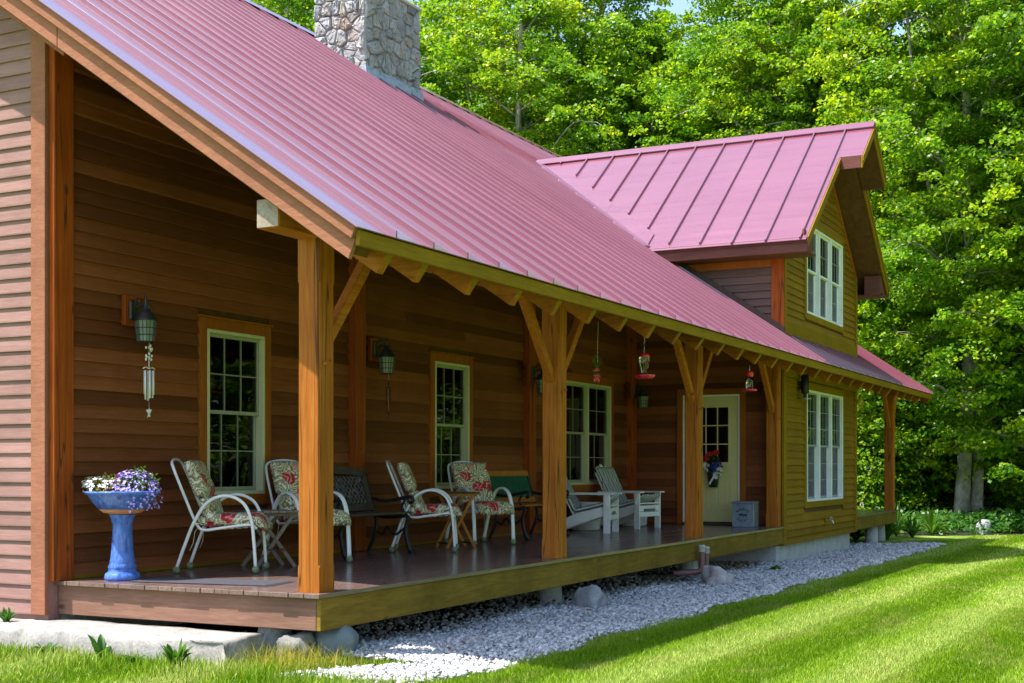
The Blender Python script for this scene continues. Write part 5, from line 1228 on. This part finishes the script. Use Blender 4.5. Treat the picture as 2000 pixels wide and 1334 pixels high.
bed = [(19.6, 1.0, 0.7), (20.9, 0.6, 0.6), (22.3, 0.2, 0.8), (23.0, 0.5, 1.0), (23.7, -0.1, 0.75), (24.4, 0.4, 1.15), (25.2, -0.3, 0.85), (22.6, 1.3, 1.1), (24.0, 1.5, 1.3), (25.8, 0.8, 1.2), (26.4, -0.1, 0.7), (21.6, 1.6, 0.9)]
NEAR = ['nearest', 'second nearest', 'third nearest', 'fourth nearest', 'fifth nearest', 'sixth nearest', 'seventh nearest', 'eighth nearest', 'ninth nearest', 'tenth nearest', 'farthest but one', 'farthest']
for k, (x, y, L_) in enumerate(sorted(bed)):
    strap_plant('bed_plant', 'arching green strap-leaf plant in the bed beyond the bay, '+NEAR[k], (x, y, gz(x, 0)), 60, L_, 0.06 if k % 2 else 0.04, 'plant_leaf', 30+k, 0.85, 'strap-leaf plants in the far bed')

# low undergrowth along the edge of the woods, too dense to count
def undergrowth():
    n = 5200; x = RNG.uniform(22.5, 36, n); y = RNG.uniform(-5, 9, n); k = x+0.72*y; ok = (k > 25.2)&(RNG.random(n) < np.clip(1.3-(k-25)/11, 0.15, 1)); x, y = x[ok], y[ok]; n = len(x)
    m = 9; X = np.repeat(x, m)+RNG.normal(0, 0.12, n*m); Y = np.repeat(y, m)+RNG.normal(0, 0.12, n*m); hh = np.repeat(RNG.uniform(0.1, 0.55, n), m)
    Z = gz(25, 0)+hh*RNG.uniform(0.3, 1.1, n*m); P = np.stack([X, Y, Z], 1); N = len(P)
    nr = RNG.normal(0, 0.6, (N, 3))+np.array([-0.2, 0, 0.8]); nr /= np.linalg.norm(nr, axis=1, keepdims=True)
    t1 = np.cross(nr, RNG.normal(0, 1, (N, 3))); t1 /= np.linalg.norm(t1, axis=1, keepdims=True); t2 = np.cross(nr, t1); s = RNG.uniform(0.06, 0.16, N)[:, None]
    V = np.stack([P-t1*s*0.6, P+t2*s*0.35, P+t1*s*0.6-nr*s*0.2, P-t2*s*0.35], 1).reshape(-1, 3)
    o = bulk('undergrowth', V, np.arange(4*N).reshape(-1, 4), 'plant_leaf'); tag(o, 'low leafy undergrowth along the edge of the woods', 'undergrowth')
undergrowth()

# ------------------------------------------------------------------ TREES
def tree_mesh(seed, H, crown0, rad, nclump, nleaf, leaf, trunk_r, lean=0.0, fork=False):
    """returns (wood verts, faces), (leaf verts, faces) with numpy; leaves hang in flat sprays along limbs"""
    rr = random.Random(seed); rng = np.random.default_rng(seed); W = MB()
    bend = Vector((rr.uniform(-1, 1), rr.uniform(-1, 1), 0))*0.6
    def trunk_pt(f): return Vector((lean*H*f, 0, H*f))+bend*math.sin(f*3.0)+Vector((0.25*math.sin(f*7+seed), 0.25*math.cos(f*6+seed), 0))*f
    tp = [trunk_pt(f) for f in np.linspace(0, 0.95, 14)]; tp[0].z -= 0.4
    tr = [trunk_r*(1.25 if i == 0 else 1)*(1-0.9*f)**0.8+0.02 for i, f in enumerate(np.linspace(0, 0.95, 14))]
    W.tube(tp, tr, 9)
    if fork:
        p0 = trunk_pt(0.28); W.tube(spline([p0, p0+Vector((0.5, 0.7, 2.5)), p0+Vector((0.9, 1.3, 6)), p0+Vector((1.6, 1.6, 10))], 4), np.linspace(trunk_r*0.6, 0.04, 13), 7)
    C = []
    nl = 38
    for k in range(nl):
        f = crown0+(0.97-crown0)*(k+rr.random())/nl; p = trunk_pt(f); a = k*2.4+rr.uniform(-.5, .5)
        g = (f-crown0)/(1-crown0); prof_ = rad*(0.55+0.9*math.sin(math.pi*min(1, (g*0.8+0.22)))*0.55)*(1 if g < 0.75 else (1-g)*3.0+0.25)
        l_ = prof_*rr.uniform(0.7, 1.15); d = Vector((math.cos(a), math.sin(a), 0)); up = rr.uniform(0.15, 0.6)
        pts = spline([p, p+d*l_*0.35+Vector((0, 0, l_*up*0.5)), p+d*l_*0.7+Vector((0, 0, l_*up*0.8)), p+d*l_+Vector((0, 0, l_*(up*0.85-0.12)))], 4)
        r0 = max(0.03, trunk_r*0.33*(1-f)+0.025); W.tube(pts, np.linspace(r0, 0.012, len(pts)), 5)
        for q in range(max(3, int(nclump*l_/(nl*rad)*1.35))):
            t = rr.uniform(0.28, 1.05); i = min(len(pts)-1, int(t*(len(pts)-1))); sp = (1.1-0.5*t)*l_*0.42
            off = Vector((rr.uniform(-1, 1), rr.uniform(-1, 1), rr.uniform(-0.4, 0.5)))*sp
            c = pts[i]+off
            if rr.random() < 0.35: W.tube([pts[max(0, i-2)], (pts[max(0, i-2)]+c)/2+Vector((0, 0, 0.1)), c], [0.016, 0.012, 0.006], 4)
            C.append((c, d))
    for q in range(nclump//2):
        f = crown0*0.7+(0.98-crown0*0.7)*rr.random()**0.85; g = (f-crown0*0.7)/(1-crown0*0.7); a = rr.uniform(0, 2*math.pi)
        pr = rad*(0.6+0.45*math.sin(math.pi*min(1, g*0.85+0.15)))*(1 if g < 0.72 else (1-g)*3.2+0.1); d = Vector((math.cos(a), math.sin(a), 0)); C.append((trunk_pt(f)+d*pr*rr.uniform(0.35, 1.0)**0.6+Vector((0, 0, rr.uniform(-0.5, 0.5))), d))
    C0 = np.array([tuple(c) for c, d in C]); D0 = np.array([tuple(d) for c, d in C]); n = len(C0)
    m = nleaf//n; idx = np.repeat(np.arange(n), m); N = len(idx)
    sz = rng.uniform(0.5, 1.25, n)[idx]
    g = rng.normal(0, 1, (N, 3)); g /= np.maximum(1e-6, np.linalg.norm(g, axis=1, keepdims=True)); g *= (rng.random(N)**0.45)[:, None]
    P = C0[idx]+g*np.array([0.62, 0.62, 0.24])*sz[:, None]; P[:, 2] -= 0.22*(g[:, 0]**2+g[:, 1]**2)*sz
    nrm = rng.normal(0, 0.55, (N, 3))+np.array([0, 0, 0.75])+D0[idx]*0.35; nrm /= np.linalg.norm(nrm, axis=1, keepdims=True)
    t1 = np.cross(nrm, rng.normal(0, 1, (N, 3))); t1 /= np.linalg.norm(t1, axis=1, keepdims=True); t2 = np.cross(nrm, t1)
    s = leaf*rng.uniform(0.6, 1.2, N)[:, None]
    V = np.stack([P-t1*s*0.5, P+t2*s*0.42-nrm*s*0.06, P+t1*s*0.5-nrm*s*0.12, P-t2*s*0.42-nrm*s*0.06], 1).reshape(-1, 3)
    F = np.arange(4*N).reshape(-1, 4)
    return W, V, F
def make_tree_data(seed, **k):
    W, V, F = tree_mesh(seed, **k)
    wm = bpy.data.meshes.new('trunk'); wm.from_pydata(W.v, [], W.f); wm.update(); wm.materials.append(MATS['bark'])
    wm.polygons.foreach_set('use_smooth', np.ones(len(wm.polygons), bool))
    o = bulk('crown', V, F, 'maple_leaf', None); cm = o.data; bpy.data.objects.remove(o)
    return wm, cm
TREES = [make_tree_data(21, H=19, crown0=0.12, rad=4.6, nclump=620, nleaf=92000, leaf=0.138, trunk_r=0.26),
         make_tree_data(22, H=21, crown0=0.12, rad=4.5, nclump=620, nleaf=92000, leaf=0.138, trunk_r=0.2, fork=True),
         make_tree_data(23, H=17, crown0=0.08, rad=4.6, nclump=600, nleaf=90000, leaf=0.135, trunk_r=0.22, lean=0.05),
         make_tree_data(24, H=22, crown0=0.18, rad=4.3, nclump=600, nleaf=90000, leaf=0.138, trunk_r=0.26, lean=-0.05, fork=True)]
SHRUB = make_tree_data(31, H=4.6, crown0=0.05, rad=1.9, nclump=150, nleaf=15000, leaf=0.13, trunk_r=0.06)
def plant_tree(name, label, x, y, k, sc, rz, group, cat='tree', data=None, mat=None):
    wm, cm = data or TREES[k]; t = thing(name, label, cat, (x, y, gz(x, y)-0.03), rz, group); t.scale = (sc, sc, sc)
    link('trunk', wm, None, t); o = link('crown', cm, None, t); o['kind'] = 'stuff'
    return t
def ray_pos(u, dist):
    """a spot on the ground in the direction of photo column u, dist metres from the viewpoint"""
    a = YAW-math.atan((u-1000)/2601.6); return CAM.x+dist*math.cos(a), CAM.y+dist*math.sin(a)
FE = 'maples along the forest edge'; FB = 'trees of the forest behind the front maples'
front = [(1876, 38.5, 1, 0.95, 0.3, 'stout grey maple trunk nearest the lawn, right of the far deck'),
         (1906, 39.2, 3, 0.6, 2.0, 'slender pale young maple right beside the stout trunk'),
         (1944, 41.5, 0, 0.85, 4.1, 'dark barked maple behind the round pale stone'),
         (1760, 43, 3, 0.95, 5.0, 'tall maple with leaning pale stem just right of the dormer'),
         (1640, 47, 2, 1.05, 1.1, 'broad bright maple rising behind the dormer peak'),
         (1440, 46, 0, 1.0, 2.7, 'full yellow-green maple behind the middle of the dormer ridge'),
         (1240, 49, 2, 1.08, 3.9, 'dense maple behind the valley end of the dormer ridge'),
         (1010, 47, 1, 1.0, 0.8, 'maple with pale forked stem right of the chimney'),
         (850, 52, 0, 1.1, 5.3, 'dark green maple just right of the chimney'),
         (565, 50, 0, 1.1, 1.9, 'maple showing above the ridge left of the chimney'),
         (1545, 45, 3, 0.9, 0.5, 'maple crown between the dormer peak and the bright maple left of it'),
         (1130, 50, 3, 1.0, 1.5, 'tall maple filling the gap over the valley of the dormer roof'),
         (1335, 53, 1, 0.84, 4.4, 'maple set back behind the centre of the dormer ridge'),
         (2060, 40, 2, 0.95, 2.9, 'maple leaning in from the right edge of the view')]
for u, dd, k, sc, rz, lb in front:
    x, y = ray_pos(u, dd); plant_tree('maple_tree', lb, x, y, k, sc, rz, FE)
back = [(1215, 58, 1, 0.98), (510, 56, 1, 1.15), (1020, 58, 2, 1.2), (1440, 66, 2, 1.2), (1950, 52, 1, 1.0), (1840, 55, 0, 1.05), (1700, 58, 2, 1.1), (1540, 60, 1, 1.05), (1340, 62, 3, 0.85), (1130, 62, 0, 1.1), (930, 66, 3, 1.1), (720, 66, 1, 1.15), (2050, 58, 3, 1.0), (1780, 66, 0, 1.1), (1620, 70, 3, 1.1)]
ORD = ['leftmost', 'second from the left', 'third from the left', 'fourth from the left', 'fifth from the left', 'sixth from the left', 'seventh from the left', 'eighth from the left', 'ninth from the left', 'tenth from the left', 'eleventh from the left', 'twelfth from the left', 'thirteenth from the left', 'fourteenth from the left', 'fifteenth from the left', 'sixteenth from the left']
for i, (u, dd, k, sc) in enumerate(sorted(back)):
    x, y = ray_pos(u, dd); plant_tree('forest_tree', 'tree in the shaded row behind the front maples, '+ORD[i], x, y, k, sc, i*1.3, FB)
for i, (u, dd, sc) in enumerate(sorted([(1690, 40, 0.95), (1735, 42, 1.1), (1790, 41, 1.0), (1830, 45, 1.25), (1935, 46, 1.1), (1975, 41, 0.62), (2010, 45, 1.2), (1890, 50, 1.3), (1760, 50, 1.4), (1670, 46, 1.2), (2060, 41, 0.9), (1715, 47, 1.3), (1850, 42.5, 0.55)])):
    x, y = ray_pos(u, dd); plant_tree('understory_shrub', 'leafy shrub in the shade under the forest edge, '+ORD[i], x, y, 0, sc, i*0.9, 'shrubs under the forest edge', 'shrub', SHRUB)
# the woods across the lawn, mirrored in the porch windows
for i, (x, y, k, sc) in enumerate([(4, -33, 0, 1.0), (12, -34, 2, 1.0), (20, -31, 1, 1.0), (26, -25, 2, 1.0), (31, -20, 0, 1.0), (36, -16, 1, 1.0), (41, -12, 2, 1.0), (46, -8, 0, 1.0), (33, -27, 3, 1.1), (40, -21, 3, 1.1), (48, -15, 1, 1.1), (-6, -36, 1, 1.0)]):
    plant_tree('lawn_edge_shrub', 'shrub across the lawn seen only as a reflection in the windows', x-1.5, y+2.5, 0, 1.5, i*0.6, 'shrubs across the lawn', 'shrub', SHRUB)
    plant_tree('lawn_edge_tree', 'tree across the lawn seen only as a reflection in the windows', x, y, k, sc, i*1.7, 'trees across the lawn')
